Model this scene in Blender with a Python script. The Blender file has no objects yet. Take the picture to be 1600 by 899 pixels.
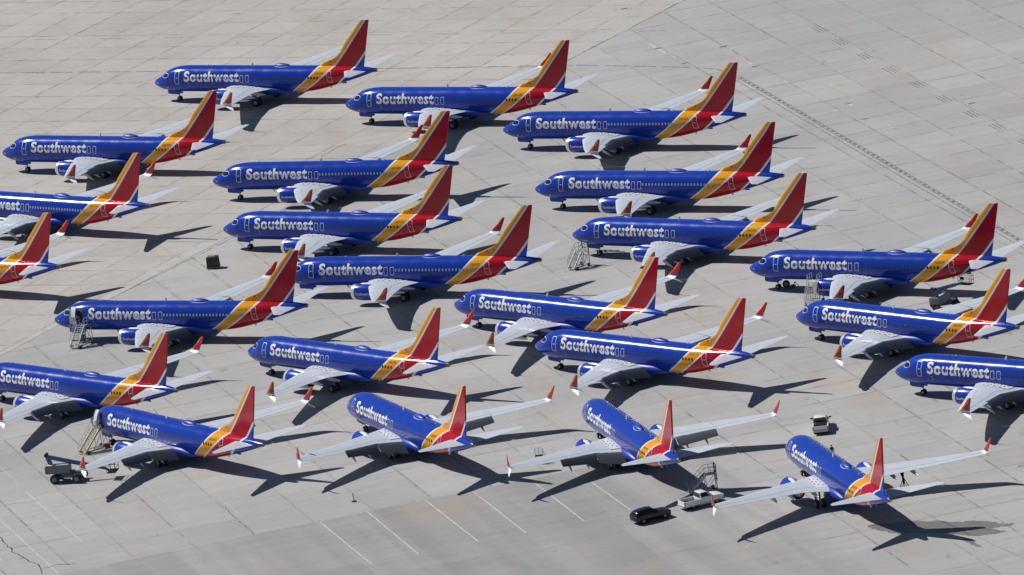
import bpy, bmesh, math, random
import numpy as np
from mathutils import Vector, Matrix
random.seed(7)
R = math.radians
S = bpy.context.scene
COL = S.collection

# ------------------------------------------------------------------ camera, sky, sun, exposure
CAM_H, PITCH, ROLL, FPX = 297.983, R(13.75), R(-7.5125), 14579.27
cam = bpy.data.cameras.new('camera')
cam.sensor_width = 36.0
cam.lens = FPX / 1600.0 * 36.0
cam.clip_start, cam.clip_end = 5.0, 20000.0
camo = bpy.data.objects.new('camera', cam)
COL.objects.link(camo)
_fw = Vector((0, math.cos(PITCH), -math.sin(PITCH)))
_up = Vector((0, math.sin(PITCH), math.cos(PITCH)))
_rt = Vector((1, 0, 0))
_rt2 = _rt * math.cos(ROLL) + _up * math.sin(ROLL)
_up2 = -_rt * math.sin(ROLL) + _up * math.cos(ROLL)
_m = Matrix((_rt2, _up2, -_fw)).transposed().to_4x4()
_m.translation = (0, 0, CAM_H)
camo.matrix_world = _m
S.camera = camo

SUN_AZ, SUN_EL = R(-32.3), R(48.5)          # direction the light travels, height of the sun
w = bpy.data.worlds.new('World')
S.world = w
w.use_nodes = True
nt = w.node_tree
sky = nt.nodes.new('ShaderNodeTexSky')
sky.sky_type = 'NISHITA'
sky.sun_disc = False
sky.sun_elevation = SUN_EL
sky.sun_rotation = R(300.3)
sky.altitude = 800
sky.dust_density = 0.2
sky.ozone_density = 2.5
bg = nt.nodes['Background']
bg.inputs[1].default_value = 0.05
nt.links.new(sky.outputs[0], bg.inputs[0])
sl = bpy.data.lights.new('sun', 'SUN')
sl.energy = 5.0
sl.angle = R(0.53)
sl.color = (1.0, 0.965, 0.92)
so = bpy.data.objects.new('sun', sl)
COL.objects.link(so)
so.rotation_euler = Vector((math.cos(SUN_AZ) * math.cos(SUN_EL), math.sin(SUN_AZ) * math.cos(SUN_EL), -math.sin(SUN_EL))).to_track_quat('-Z', 'Y').to_euler()
so.location = (-100, 1300, 400)
vs = S.view_settings
vs.view_transform = 'Standard'
vs.look = 'None'
vs.exposure = -0.2
vs.gamma = 1.0
vs.use_curve_mapping = False


def ground_at(px, py, z=0.0):
    """point of the apron seen at a pixel of the 1600 px photograph"""
    d = _fw + _rt2 * ((px - 800) / FPX) - _up2 * ((py - 449.5) / FPX)
    t = (z - CAM_H) / d.z
    return Vector((d.x * t, d.y * t, z))


# ------------------------------------------------------------------ materials
def new_mat(name, col=(.5, .5, .5), rough=.5, metal=0.0, coat=0.0, spec=.5):
    m = bpy.data.materials.new(name)
    m.use_nodes = True
    b = m.node_tree.nodes['Principled BSDF']
    b.inputs['Base Color'].default_value = (*col, 1)
    b.inputs['Roughness'].default_value = rough
    b.inputs['Metallic'].default_value = metal
    b.inputs['Coat Weight'].default_value = coat
    b.inputs['Coat Roughness'].default_value = .06
    b.inputs['Specular IOR Level'].default_value = spec
    return m


class NT:
    """small helper for node graphs"""
    def __init__(s, m):
        s.m = m
        s.t = m.node_tree
        s.b = s.t.nodes['Principled BSDF']

    def n(s, typ, **kw):
        x = s.t.nodes.new(typ)
        for k, v in kw.items():
            setattr(x, k, v)
        return x

    def put(s, sock, v):
        if hasattr(v, 'is_output'):
            s.t.links.new(v, sock)
        elif isinstance(v, (tuple, list)):
            sock.default_value = (*v, 1) if len(v) == 3 and sock.type == 'RGBA' else v
        else:
            sock.default_value = v

    def math(s, op, a, b=0.0, c=0.0, clamp=False):
        x = s.n('ShaderNodeMath', operation=op, use_clamp=clamp)
        s.put(x.inputs[0], a)
        s.put(x.inputs[1], b)
        s.put(x.inputs[2], c)
        return x.outputs[0]

    def mix(s, f, a, b):
        x = s.n('ShaderNodeMix', data_type='RGBA')
        s.put(x.inputs[0], f)
        s.put(x.inputs[6], a)
        s.put(x.inputs[7], b)
        return x.outputs[2]

    def mul(s, f, a, b):
        x = s.n('ShaderNodeMix', data_type='RGBA', blend_type='MULTIPLY')
        s.put(x.inputs[0], f)
        s.put(x.inputs[6], a)
        s.put(x.inputs[7], b)
        return x.outputs[2]

    def poly(s, x, co):
        v = co[0]
        for c in co[1:]:
            v = s.math('MULTIPLY_ADD', v, x, c)
        return v

    def noise(s, vec, scale, detail=3, rough=.55, dist=0.0, dims='3D'):
        x = s.n('ShaderNodeTexNoise', noise_dimensions=dims)
        s.put(x.inputs['Vector'], vec)
        x.inputs['Scale'].default_value = scale
        x.inputs['Detail'].default_value = detail
        x.inputs['Roughness'].default_value = rough
        x.inputs['Distortion'].default_value = dist
        return x.outputs['Fac']

    def ramp(s, v, lo, hi, a=0.0, b=1.0):
        x = s.n('ShaderNodeMapRange', clamp=True)
        s.put(x.inputs[0], v)
        x.inputs[1].default_value = lo
        x.inputs[2].default_value = hi
        x.inputs[3].default_value = a
        x.inputs[4].default_value = b
        return x.outputs[0]

    def obj_xyz(s):
        tc = s.n('ShaderNodeTexCoord')
        sp = s.n('ShaderNodeSeparateXYZ')
        s.t.links.new(tc.outputs['Object'], sp.inputs[0])
        return tc.outputs['Object'], sp.outputs[0], sp.outputs[1], sp.outputs[2]

    def comb(s, x, y, z=0.0):
        c = s.n('ShaderNodeCombineXYZ')
        s.put(c.inputs[0], x)
        s.put(c.inputs[1], y)
        s.put(c.inputs[2], z)
        return c.outputs[0]

    def color(s, v):
        s.put(s.b.inputs['Base Color'], v)


BLUE = (.009, .045, .39)
YEL = (.80, .36, .010)
RED = (.45, .006, .018)
WHT = (.80, .80, .82)
XO = 19.6          # the airliner's own origin lies this far behind its nose

# painted scheme of the fuselage and fin: sloping bands that follow curves x = g(z)
_z1 = np.array([1.5, 1.96, 2.73, 3.84, 4.96, 5.44, 5.9, 7.0, 9.0, 12.4])
_x1 = np.array([24.1, 25.0, 26.45, 27.85, 29.0, 29.4, 29.9, 30.7, 32.0, 34.3])
_z2 = np.array([1.5, 1.95, 2.9, 3.92, 4.85, 5.44, 6.8, 8.2, 10.3, 12.4])
_x2 = np.array([26.4, 27.3, 29.05, 30.57, 31.75, 32.3, 33.62, 34.98, 36.75, 38.55])
_z3 = np.array([1.5, 1.95, 2.81, 3.28, 4.23, 5.36, 7.3, 9.0, 12.4])
_x3 = np.array([30.4, 31.2, 32.6, 33.4, 34.6, 35.8, 37.55, 39.1, 42.0])
G1, G2, G3 = [tuple(float(c) for c in np.polyfit(a, b, 4)) for a, b in ((_z1, _x1), (_z2, _x2), (_z3, _x3))]

M = {}
m = new_mat('painted_livery', BLUE, .22, 0, .05, .38)
N = NT(m)
vec, x, y, z = N.obj_xyz()
xx = N.math('ADD', x, XO)
d1 = N.math('SUBTRACT', xx, N.poly(z, G1))
d2 = N.math('SUBTRACT', xx, N.poly(z, G2))
d3 = N.math('SUBTRACT', xx, N.poly(z, G3))
dirt = N.noise(vec, .55, 4, .6)
blue = N.mix(N.ramp(dirt, .3, .75), BLUE, (.013, .053, .40))
c = N.mix(N.ramp(d1, -.02, .02), blue, WHT)
c = N.mix(N.ramp(d1, .30, .34), c, YEL)
c = N.mix(N.ramp(d2, -.36, -.32), c, WHT)
c = N.mix(N.ramp(d2, -.02, .02), c, RED)
c = N.mix(N.ramp(d3, -.21, -.17), c, WHT)
c = N.mix(N.ramp(d3, .17, .21), c, blue)
# fine skin seams every few metres round the body
fr = N.math('PINGPONG', xx, 2.6)
seam = N.ramp(fr, .0, .035, .82, 1.0)
c = N.mul(1.0, c, N.comb(seam, seam, seam))
oi = N.n('ShaderNodeObjectInfo')
c = N.mul(1.0, c, oi.outputs['Color'])
N.color(c)
N.put(N.b.inputs['Roughness'], N.ramp(dirt, .3, .7, .12, .20))
M['livery'] = m

m = new_mat('wing_paint', (.46, .49, .53), .38, 0, .15)
N = NT(m)
vec, x, y, z = N.obj_xyz()
xx = N.math('ADD', x, XO)
ay = N.math('ABSOLUTE', y)
ins = N.ramp(ay, 5.24, 5.26)
h_in = N.math('MULTIPLY_ADD', ay, -.19, 20.15)
h_out = N.math('MULTIPLY_ADD', ay, .37, 17.2)
hl = N.math('ADD', N.math('MULTIPLY', h_in, N.math('SUBTRACT', 1.0, ins)), N.math('MULTIPLY', h_out, ins))
l1 = N.math('ABSOLUTE', N.math('SUBTRACT', xx, hl))
l2 = N.math('ABSOLUTE', N.math('SUBTRACT', xx, N.math('MULTIPLY_ADD', ay, .566, 13.75)))
l3 = N.math('PINGPONG', ay, 1.55)
ln = N.math('MINIMUM', N.ramp(l1, .02, .07, .35, 1), N.math('MINIMUM', N.ramp(l2, .02, .05, .72, 1), N.ramp(l3, .0, .03, .86, 1)))
ns = N.noise(vec, 1.1, 5, .6)
c = N.mix(N.ramp(ns, .3, .7), (.53, .58, .65), (.60, .65, .71))
c = N.mul(1.0, c, N.comb(ln, ln, ln))
N.color(c)
M['wing'] = m
M['flap'] = new_mat('flap_grey_shaded', (.060, .072, .095), .5)  # grey flap, darkened further: shade of facing away from the sun is in the colour
M['white'] = new_mat('white_paint', WHT, .3, 0, .3)
M['letter'] = new_mat('white_lettering', (.88, .89, .90), .35)
M['outline'] = new_mat('pale_outline', (.62, .66, .74), .35)
M['lip'] = new_mat('polished_lip', (.86, .86, .87), .22, .55)
M['steel'] = new_mat('exhaust_steel', (.36, .34, .32), .35, .85)
M['darksteel'] = new_mat('sooty_steel', (.10, .10, .105), .4, .5)
M['chevron'] = new_mat('grey_chevron', (.55, .56, .58), .35, .3)
M['nacelle'] = new_mat('nacelle_blue', BLUE, .24, 0, .12)
M['dark'] = new_mat('dark_cavity', (.012, .012, .014), .7)
M['fan'] = new_mat('fan_grey', (.06, .06, .07), .4, .4)
M['tyre'] = new_mat('tyre_rubber', (.02, .02, .021), .8)
M['hub'] = new_mat('wheel_hub', (.30, .30, .31), .45, .4)
M['strut'] = new_mat('gear_strut', (.35, .36, .37), .4, .3)
M['glass'] = new_mat('dark_glass', (.012, .014, .018), .08, 0, 0, .6)
M['shade'] = new_mat('window_shade', (.34, .38, .50), .3)
M['pane'] = new_mat('window_pane', (.045, .058, .13), .25)
M['pane_text'] = new_mat('window_pane_in_lettering', (.13, .15, .22), .25)
M['black'] = new_mat('matt_black', (.013, .013, .015), .85, 0, 0, .15)
M['orange'] = new_mat('orange_paint', (.85, .27, .02), .35, 0, .1)
M['red'] = new_mat('red_paint', (.46, .012, .02), .35, 0, .1)
M['navy'] = new_mat('blue_paint', BLUE, .42, 0, 0)
M['regink'] = new_mat('brown_letters', (.24, .08, .03), .4)
M['galv'] = new_mat('galvanised_steel', (.50, .50, .50), .45, .3)
M['rail'] = new_mat('white_rail', (.62, .62, .60), .45)
M['railyel'] = new_mat('faded_yellow_rail', (.50, .44, .24), .5)
M['darkrail'] = new_mat('dark_rail', (.035, .035, .036), .5)
M['liftblue'] = new_mat('machine_blue', (.018, .085, .19), .4, 0, .2)
M['liftgrey'] = new_mat('machine_grey', (.16, .17, .18), .5)
M['pale'] = new_mat('pale_cover', (.62, .62, .60), .5)
M['carwhite'] = new_mat('car_white', (.84, .84, .84), .28, 0, .5)
M['carblack'] = new_mat('car_black', (.004, .006, .011), .22, 0, .15)
M['crate'] = new_mat('cage_fabric', (.045, .040, .050), .8)
M['timber'] = new_mat('weathered_frame', (.20, .18, .16), .7)
M['skin'] = new_mat('skin', (.42, .25, .18), .5)
M['cloth'] = new_mat('dark_clothes', (.012, .012, .015), .85)
M['lamp_red'] = new_mat('tail_lamp', (.30, .01, .01), .2)
M['lamp_clear'] = new_mat('head_lamp', (.75, .75, .72), .1)
M['yel'] = new_mat('yellow_enamel', (.62, .42, .05), .4)


# ------------------------------------------------------------------ mesh helpers
class MB:
    """collects solids into one mesh; every solid may take its own material"""
    def __init__(s):
        s.v, s.f, s.k, s.mats = [], [], [], []

    def mi(s, mat):
        if mat not in s.mats:
            s.mats.append(mat)
        return s.mats.index(mat)

    def add(s, vs, fs, mat):
        o = len(s.v)
        s.v += [tuple(v) for v in vs]
        i = s.mi(mat)
        for f in fs:
            s.f.append([o + j for j in f])
            s.k.append(i)

    def box(s, c, size, mat, rot=None, taper=1.0):
        hx, hy, hz = [q / 2 for q in size]
        pts = []
        for zz, tp in ((-hz, 1.0), (hz, taper)):
            for sx, sy in ((-1, -1), (1, -1), (1, 1), (-1, 1)):
                pts.append(Vector((sx * hx * tp, sy * hy * tp, zz)))
        if rot is not None:
            pts = [rot @ p for p in pts]
        pts = [p + Vector(c) for p in pts]
        s.add(pts, [(3, 2, 1, 0), (4, 5, 6, 7), (0, 1, 5, 4), (1, 2, 6, 5), (2, 3, 7, 6), (3, 0, 4, 7)], mat)

    def bar(s, p, q, wd, ht, mat):
        p, q = Vector(p), Vector(q)
        d = q - p
        rot = d.to_track_quat('X', 'Z').to_matrix()
        s.box((p + q) / 2, (d.length, wd, ht), mat, rot)

    def tube(s, p, q, r, mat, n=8, r2=None):
        p, q = Vector(p), Vector(q)
        d = q - p
        rot = d.to_track_quat('Z', 'X').to_matrix()
        r2 = r if r2 is None else r2
        vs = []
        for zz, rr in ((0, r), (d.length, r2)):
            for i in range(n):
                a = 2 * math.pi * i / n
                vs.append(p + rot @ Vector((rr * math.cos(a), rr * math.sin(a), zz)))
        fs = [(i, (i + 1) % n, n + (i + 1) % n, n + i) for i in range(n)]
        fs += [tuple(range(n - 1, -1, -1)), tuple(range(n, 2 * n))]
        s.add(vs, fs, mat)

    def path(s, pts, r, mat, n=6):
        for a, b in zip(pts[:-1], pts[1:]):
            s.tube(a, b, r, mat, n)

    def lathe(s, prof, origin, axis, mat, n=24, cap=True):
        """prof: (distance along axis, radius)"""
        rot = Vector(axis).to_track_quat('Z', 'X').to_matrix()
        o = Vector(origin)
        vs, fs = [], []
        for (t, r) in prof:
            for i in range(n):
                a = 2 * math.pi * i / n
                vs.append(o + rot @ Vector((r * math.cos(a), r * math.sin(a), t)))
        for k in range(len(prof) - 1):
            for i in range(n):
                j = (i + 1) % n
                fs.append((k * n + i, k * n + j, (k + 1) * n + j, (k + 1) * n + i))
        if cap:
            fs.append(tuple(range(n - 1, -1, -1)))
            fs.append(tuple((len(prof) - 1) * n + i for i in range(n)))
        s.add(vs, fs, mat)

    def loft(s, rings, mat, cap=True, closed=True):
        n = len(rings[0])
        vs = [p for r in rings for p in r]
        fs = []
        for k in range(len(rings) - 1):
            for i in range(n if closed else n - 1):
                j = (i + 1) % n
                fs.append((k * n + i, k * n + j, (k + 1) * n + j, (k + 1) * n + i))
        if cap:
            fs.append(tuple(range(n - 1, -1, -1)))
            fs.append(tuple((len(rings) - 1) * n + i for i in range(n)))
        s.add(vs, fs, mat)

    def mesh(s, name, smooth=35, bevel=0.0, shift=0.0, recalc=True):
        me = bpy.data.meshes.new(name)
        vs = [(v[0] - shift, v[1], v[2]) for v in s.v] if shift else s.v
        me.from_pydata(vs, [], s.f)
        for mt in s.mats:
            me.materials.append(M[mt])
        for p, i in zip(me.polygons, s.k):
            p.material_index = i
        bm = bmesh.new()
        bm.from_mesh(me)
        bmesh.ops.remove_doubles(bm, verts=bm.verts, dist=1e-5)
        if recalc:
            bmesh.ops.recalc_face_normals(bm, faces=bm.faces)
        if bevel:
            es = [e for e in bm.edges if len(e.link_faces) == 2 and e.calc_face_angle(0) > R(30)]
            bmesh.ops.bevel(bm, geom=es, offset=bevel, segments=2, profile=.7, affect='EDGES', clamp_overlap=True)
        bm.to_mesh(me)
        bm.free()
        if smooth:
            me.polygons.foreach_set('use_smooth', [True] * len(me.polygons))
            me.set_sharp_from_angle(angle=R(smooth))
        return me


def ob(name, me, parent=None, loc=None, rotz=None):
    o = bpy.data.objects.new(name, me)
    COL.objects.link(o)
    if parent is not None:
        o.parent = parent
    if loc is not None:
        o.location = loc
    if rotz is not None:
        o.rotation_euler = (0, 0, rotz)
    return o


def thing(name, label, cat, loc, rotz=0.0, group=None):
    o = ob(name, None, None, loc, rotz)
    o.empty_display_size = .5
    o['label'] = label
    o['category'] = cat
    if group:
        o['group'] = group
    return o


def copy_tree(o, parent=None):
    c = o.copy()
    COL.objects.link(c)
    if parent is not None:
        c.parent = parent
    for ch in list(o.children):
        copy_tree(ch, c)
    return c


# ------------------------------------------------------------------ the apron
GA = R(14.75)
gn = Vector((math.cos(GA), math.sin(GA), 0))
gt = Vector((-math.sin(GA), math.cos(GA), 0))


def apron_material():
    m = new_mat('concrete_apron', (.4, .4, .4), .9, 0, 0, .25)
    N = NT(m)
    vec, x, y, z = N.obj_xyz()

    def dot(ax, ay):
        return N.math('MULTIPLY_ADD', x, ax, N.math('MULTIPLY', y, ay))
    big = N.noise(vec, .018, 3, .5)
    mid = N.noise(vec, .09, 4, .6)
    fine = N.noise(vec, .9, 5, .65)

    def grid(ang, su, u0, sw, w0, seed):
        """slab joints and per-slab tint for a grid turned by ang"""
        u = dot(math.cos(ang), math.sin(ang))
        wv = dot(-math.sin(ang), math.cos(ang))
        a = N.math('ADD', N.math('DIVIDE', N.math('SUBTRACT', u, u0), su), .5)
        b = N.math('ADD', N.math('DIVIDE', N.math('SUBTRACT', wv, w0), sw), .5)
        du = N.math('MULTIPLY', N.math('ABSOLUTE', N.math('SUBTRACT', N.math('FRACT', a), .5)), su)
        dw = N.math('MULTIPLY', N.math('ABSOLUTE', N.math('SUBTRACT', N.math('FRACT', b), .5)), sw)
        iu, iw = N.math('FLOOR', a), N.math('FLOOR', b)
        wn1 = N.n('ShaderNodeTexWhiteNoise', noise_dimensions='2D')
        kL = 1.0 if seed > 5 else 0.0
        N.put(wn1.inputs['Vector'], N.comb(iu, N.math('FLOOR', N.math('DIVIDE', wv, 46.0)), 0))
        wn2 = N.n('ShaderNodeTexWhiteNoise', noise_dimensions='2D')
        N.put(wn2.inputs['Vector'], N.comb(N.math('FLOOR', N.math('DIVIDE', u, 23.0)), iw, seed))
        wa = N.n('ShaderNodeTexWhiteNoise', noise_dimensions='2D')
        N.put(wa.inputs['Vector'], N.comb(N.math('FLOOR', N.math('DIVIDE', N.math('SUBTRACT', u, u0), su)), N.math('FLOOR', N.math('DIVIDE', N.math('SUBTRACT', wv, w0), sw)), seed))
        ws = N.n('ShaderNodeTexWhiteNoise', noise_dimensions='2D')
        N.put(ws.inputs['Vector'], N.comb(N.math('FLOOR', N.math('DIVIDE', N.math('SUBTRACT', u, u0), su)), seed, 0))
        wob = N.ramp(N.noise(vec, .35, 3, .6), .35, .65, .02, 1.0)
        ju = N.math('MULTIPLY', N.ramp(du, .07 + .05 * kL, .19 + .1 * kL, 1, 0), N.math('MULTIPLY', wob, N.ramp(wn1.outputs[0], 0, 1, .45, 1.0)))
        jw = N.math('MULTIPLY', N.ramp(dw, .10, .27, 1, 0), N.math('MULTIPLY', wob, N.ramp(wn2.outputs[0], .15, 1, .05 + .45 * kL, .9)))
        return N.math('MAXIMUM', ju, jw), wa.outputs[0], ws.outputs[0], u, wv

    jR, tR, sR, uR, wR = grid(GA, 7.66, 232.7, 7.62, 1196.0, 3.0)
    jL, tL, sL, uL, wL = grid(R(60.6), 7.53, 1212.2, 7.62, 697.3, 9.0)
    # the old cross-laid part of the apron lies left of one straight seam
    bx, by, ex, ey = 31.7, 1385.5, -54.7, 1241.6
    L = math.hypot(ex - bx, ey - by)
    nx, ny = (ey - by) / L, -(ex - bx) / L
    sd = N.math('SUBTRACT', dot(nx, ny), nx * bx + ny * by)
    left = N.ramp(sd, -.05, .05, 0, 1) if nx * (-80 - bx) + ny * (1400 - by) > 0 else N.ramp(sd, -.05, .05, 1, 0)
    seam = N.ramp(N.math('ABSOLUTE', sd), .05, .14, .8, 0)
    low = N.math('MULTIPLY', N.ramp(wR, 1080.9, 1081.1, 1, 0), N.ramp(uR, 304.5, 305.2, 1, 0))              # the newer grey paving nearest the camera

    def lerp(a, b, f):
        return N.math('ADD', N.math('MULTIPLY', a, N.math('SUBTRACT', 1.0, f)), N.math('MULTIPLY', b, f))
    jR2 = N.math('MULTIPLY', jR, N.ramp(low, 0, 1, 1, .10))
    joint = N.math('MAXIMUM', lerp(jR2, jL, left), seam)
    tint = lerp(tR, tL, left)
    # smears along the taxi direction and broom marks across it
    smear = N.noise(N.comb(N.math('MULTIPLY', uR, .05), N.math('MULTIPLY', wR, .55), 0), 1.0, 5, .62, .3)
    strip = N.noise(N.comb(N.math('MULTIPLY', uR, .16), N.math('MULTIPLY', wR, .004), 4.0), 1.0, 4, .6)
    rub = N.noise(N.comb(N.math('MULTIPLY', uR, .9), N.math('MULTIPLY', wR, .035), 8.0), 1.0, 4, .65)
    val = N.math('ADD', N.ramp(tint, 0, 1, -.022, .020), N.ramp(mid, .3, .7, -.02, .02))
    val = N.math('ADD', val, N.ramp(smear, .3, .7, -.030, .022))
    val = N.math('ADD', val, N.ramp(big, .35, .65, -.018, .018))
    val = N.math('ADD', val, N.ramp(fine, .25, .75, -.02, .02))
    base = N.mix(N.ramp(big, .35, .65), (.384, .382, .376), (.408, .402, .391))
    base = N.mix(left, base, (.445, .425, .400))
    c_low = N.mix(N.ramp(strip, .42, .58), (.312, .313, .310), (.378, .374, .364))
    c_low = N.mix(N.math('MULTIPLY', N.ramp(sR, .6, .65), .35), c_low, (.27, .27, .27))
    base = N.mix(low, base, c_low)
    v1 = N.math('ADD', 1.0, N.math('MULTIPLY', val, 2.2))
    c = N.mul(1.0, base, N.comb(v1, v1, v1))
    # long tyre rubs, rust and oil stains
    rubm = N.math('MULTIPLY', N.ramp(rub, .56, .74), N.ramp(N.noise(vec, .03, 2), .42, .6))
    c = N.mix(N.math('MULTIPLY', rubm, .28), c, (.22, .22, .22))
    st = N.noise(N.comb(N.math('MULTIPLY', x, .11), N.math('MULTIPLY', y, .05), 2.0), 1.0, 4, .6, .6)
    c = N.mix(N.ramp(st, .56, .76, 0, .5), c, (.40, .31, .245))
    oil = N.noise(N.comb(N.math('MULTIPLY', x, .5), N.math('MULTIPLY', y, .25), 6.0), 1.0, 3, .55)
    c = N.mix(N.ramp(oil, .67, .78, 0, .55), c, (.17, .165, .16))
    c = N.mix(N.math('MULTIPLY', joint, .66), c, (.075, .07, .065))
    N.color(c)
    bp = N.n('ShaderNodeBump')
    bp.inputs['Strength'].default_value = .15
    bp.inputs['Distance'].default_value = .02
    N.put(bp.inputs['Height'], fine)
    N.put(N.b.inputs['Normal'], bp.outputs[0])
    return m


M['apron'] = apron_material()
mb = MB()
mb.add([(-6000, -3000, 0), (6000, -3000, 0), (6000, 9000, 0), (-6000, 9000, 0)], [(0, 1, 2, 3)], 'apron')
o = ob('ground', mb.mesh('ground', 0))
o['kind'] = 'structure'


def paint_mat(name, col, lo, hi, scale=1.4):
    """worn paint: the concrete shows through where the noise is low"""
    m = new_mat(name, col, .8, 0, 0, .25)
    N = NT(m)
    vec, x, y, z = N.obj_xyz()
    n1 = N.noise(vec, scale, 5, .65)
    N.color(N.mix(N.ramp(n1, lo, hi), (.40, .39, .37), col))
    return m


M['mk_white'] = paint_mat('worn_white_marking', (.60, .60, .59), .34, .62)
M['mk_faint'] = paint_mat('faint_white_marking', (.60, .60, .59), .48, .70)
M['mk_black'] = paint_mat('worn_black_marking', (.105, .10, .095), .30, .58)
M['mk_yellow'] = paint_mat('faded_yellow_marking', (.46, .35, .20), .30, .75)
M['mk_pale'] = paint_mat('pale_patch', (.54, .54, .53), .3, .6)
M['crack'] = new_mat('sealed_crack', (.055, .052, .05), .9)
M['crackfine'] = paint_mat('fine_crack', (.10, .095, .09), .38, .55, .6)


def stripe(mb, pts, wd, mat, z=.004):
    """a painted line through world points, with mitred corners"""
    pts = [Vector((p[0], p[1], 0)) for p in pts]
    n = len(pts)
    vs = []
    for i, p in enumerate(pts):
        a = pts[max(i - 1, 0)]
        b = pts[min(i + 1, n - 1)]
        d = (b - a).normalized()
        q = Vector((-d.y, d.x, 0)) * wd / 2
        vs += [(p.x + q.x, p.y + q.y, z), (p.x - q.x, p.y - q.y, z)]
    mb.add(vs, [(2 * i, 2 * i + 1, 2 * i + 3, 2 * i + 2) for i in range(n - 1)], mat)


def px(*l):
    return [ground_at(a, b) for a, b in l]


def structure(name, mb):
    o = ob(name, mb.mesh(name, 0))
    o['kind'] = 'structure'
    return o


mb = MB()
for a, b in (((-40, 775), (94, 899)), ((40, 768), (128, 847)), ((500, 816), (580, 881)), ((573, 799), (654, 866)), ((665, 782), (747, 846)),
             ((740, 769), (822, 833)), ((836, 755), (912, 814)), ((925, 754), (985, 797))):
    stripe(mb, px(a, b), .17, 'mk_white')
for a, b in (((119, 759), (200, 832)), ((228, 758), (293, 815)), ((300, 743), (325, 763)), ((-10, 720), (28, 756)), ((335, 772), (372, 803)),
             ((782, 648), (905, 745)), ((690, 655), (780, 715)), ((580, 881), (654, 866)), ((912, 814), (985, 801)), ((0, 874), (10, 884)), ((270, 615), (300, 648)),
             ((1160, 860), (1200, 830)), ((40, 768), (68, 761))):
    stripe(mb, px(a, b), .16, 'mk_faint')
structure('parking_stall_lines', mb)

mb = MB()
# ladder-like taxiway edge: a double line with rungs that turns into a dashed line to the left
A, B = ground_at(1150, 122), ground_at(1640, 408)
dv = (B - A).normalized()
pv = Vector((-dv.y, dv.x, 0))
ln = (B - A).length
for off in (-.45, .30, .86):
    stripe(mb, [A + pv * off, B + pv * off], .14, 'mk_black')
t = 0.0
while t < ln:
    stripe(mb, [A + dv * t + pv * .58, A + dv * (t + 1.15) + pv * .58], .34, 'mk_black', .008)
    t += 2.05
def dashed(pts, dash, gap, wd, mat, z=.004):
    pts = [Vector((p.x, p.y, 0)) for p in pts]
    acc, cur = 0.0, []
    for a, b in zip(pts[:-1], pts[1:]):
        L = (b - a).length
        t = 0.0
        while t < L:
            e = min(L, t + dash)
            stripe(mb, [a + (b - a) * (t / L), a + (b - a) * (e / L)], wd, mat, z)
            t += dash + gap
dl = px((-10, 114.5), (300, 111.5), (620, 107), (900, 102), (1060, 105))
dashed(dl, 4.0, 1.1, .34, 'mk_black')
dashed(px((1060, 105), (1095, 106.5), (1118, 108), (1132, 112), (1150, 122)), 2.4, .7, .34, 'mk_black')
structure('taxiway_edge_marking', mb)

mb = MB()
# rows of short dashes: triple strokes on the right, single strokes at the top left
for c in px((1280, 45.5), (1312.5, 65.7), (1351.7, 88), (1391.7, 110), (1433.7, 132.5), (1475, 155), (1518.7, 178), (1558.7, 198.7), (1602, 222)):
    d = -gt
    p = gn
    for off in (-.55, 0, .55):
        stripe(mb, [c - d * 2.3 + p * off, c + d * 2.3 + p * off], .16, 'mk_black')
A, B = ground_at(74, 62), ground_at(1210, 46)
L = (B - A).length
d = (B - A).normalized()
t = 0.0
while t < L + 2:
    stripe(mb, [A + d * (t - 2.3), A + d * (t + 2.3)], .22, 'mk_black')
    t += 11.75
structure('taxiway_dash_marking', mb)

mb = MB()
for pts in (((0, 155), (55, 183), (110, 210), (160, 232), (230, 262)), ((190, 143), (240, 168), (290, 190), (330, 203)), ((440, 190), (520, 226), (575, 245)),
            ((1085, 462), (1091, 482), (1092, 497), (1096, 508), (1104, 518)), ((1225, 122), (1290, 134), (1360, 165), (1432, 190)),
            ((450, 330), (510, 345)), ((160, 425), (230, 440)), ((1300, 290), (1375, 322), (1430, 326)), ((250, 385), (310, 420), (360, 446))):
    stripe(mb, px(*pts), .26, 'mk_yellow')
stripe(mb, px((1089, 470), (1094, 490), (1096, 503)), .4, 'mk_yellow', .006)
structure('faded_guide_lines', mb)

crnd = random.Random(21)
mb = MB()
for pts in (((-5, 834), (6, 846), (20, 862), (38, 872), (56, 881), (66, 892), (62, 902)), ((40, 872), (18, 876)), ((68, 889), (86, 884), (130, 880))):
    q = px(*pts)
    jag = []
    for a, b in zip(q[:-1], q[1:]):
        k = max(2, int((b - a).length / .8))
        jag += [a.lerp(b, i / k) + Vector((crnd.uniform(-.13, .13), crnd.uniform(-.4, .4), 0)) for i in range(k)]
    for a, b in zip(jag[:-1], jag[1:]):
        stripe(mb, [a, b], crnd.uniform(.09, .2), 'crack')
rnd = random.Random(3)
for (a, b, wd) in (((172, 467), (348, 380), .18), ((348, 380), (560, 268), .15), ((560, 268), (900, 88), .14), ((900, 88), (1070, 0), .18), ((350, 792), (400, 838), .11),
                   ((240, 640), (310, 700), .12), ((560, 150), (590, 172), .14), ((500, 245), (540, 225), .14), ((655, 165), (640, 182), .14),
                   ((700, 295), (690, 320), .12), ((0, 791), (60, 782), .14), ((0, 832), (50, 820), .14), ((1440, 800), (1600, 873), .08)):
    P, Q = ground_at(*a), ground_at(*b)
    d = (Q - P)
    nq = Vector((-d.y, d.x, 0)).normalized()
    k = max(3, int(d.length / 2.5))
    stripe(mb, [P + d * (i / k) + nq * rnd.uniform(-.16, .16) for i in range(k + 1)], wd, 'crackfine')
structure('pavement_cracks', mb)

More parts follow.
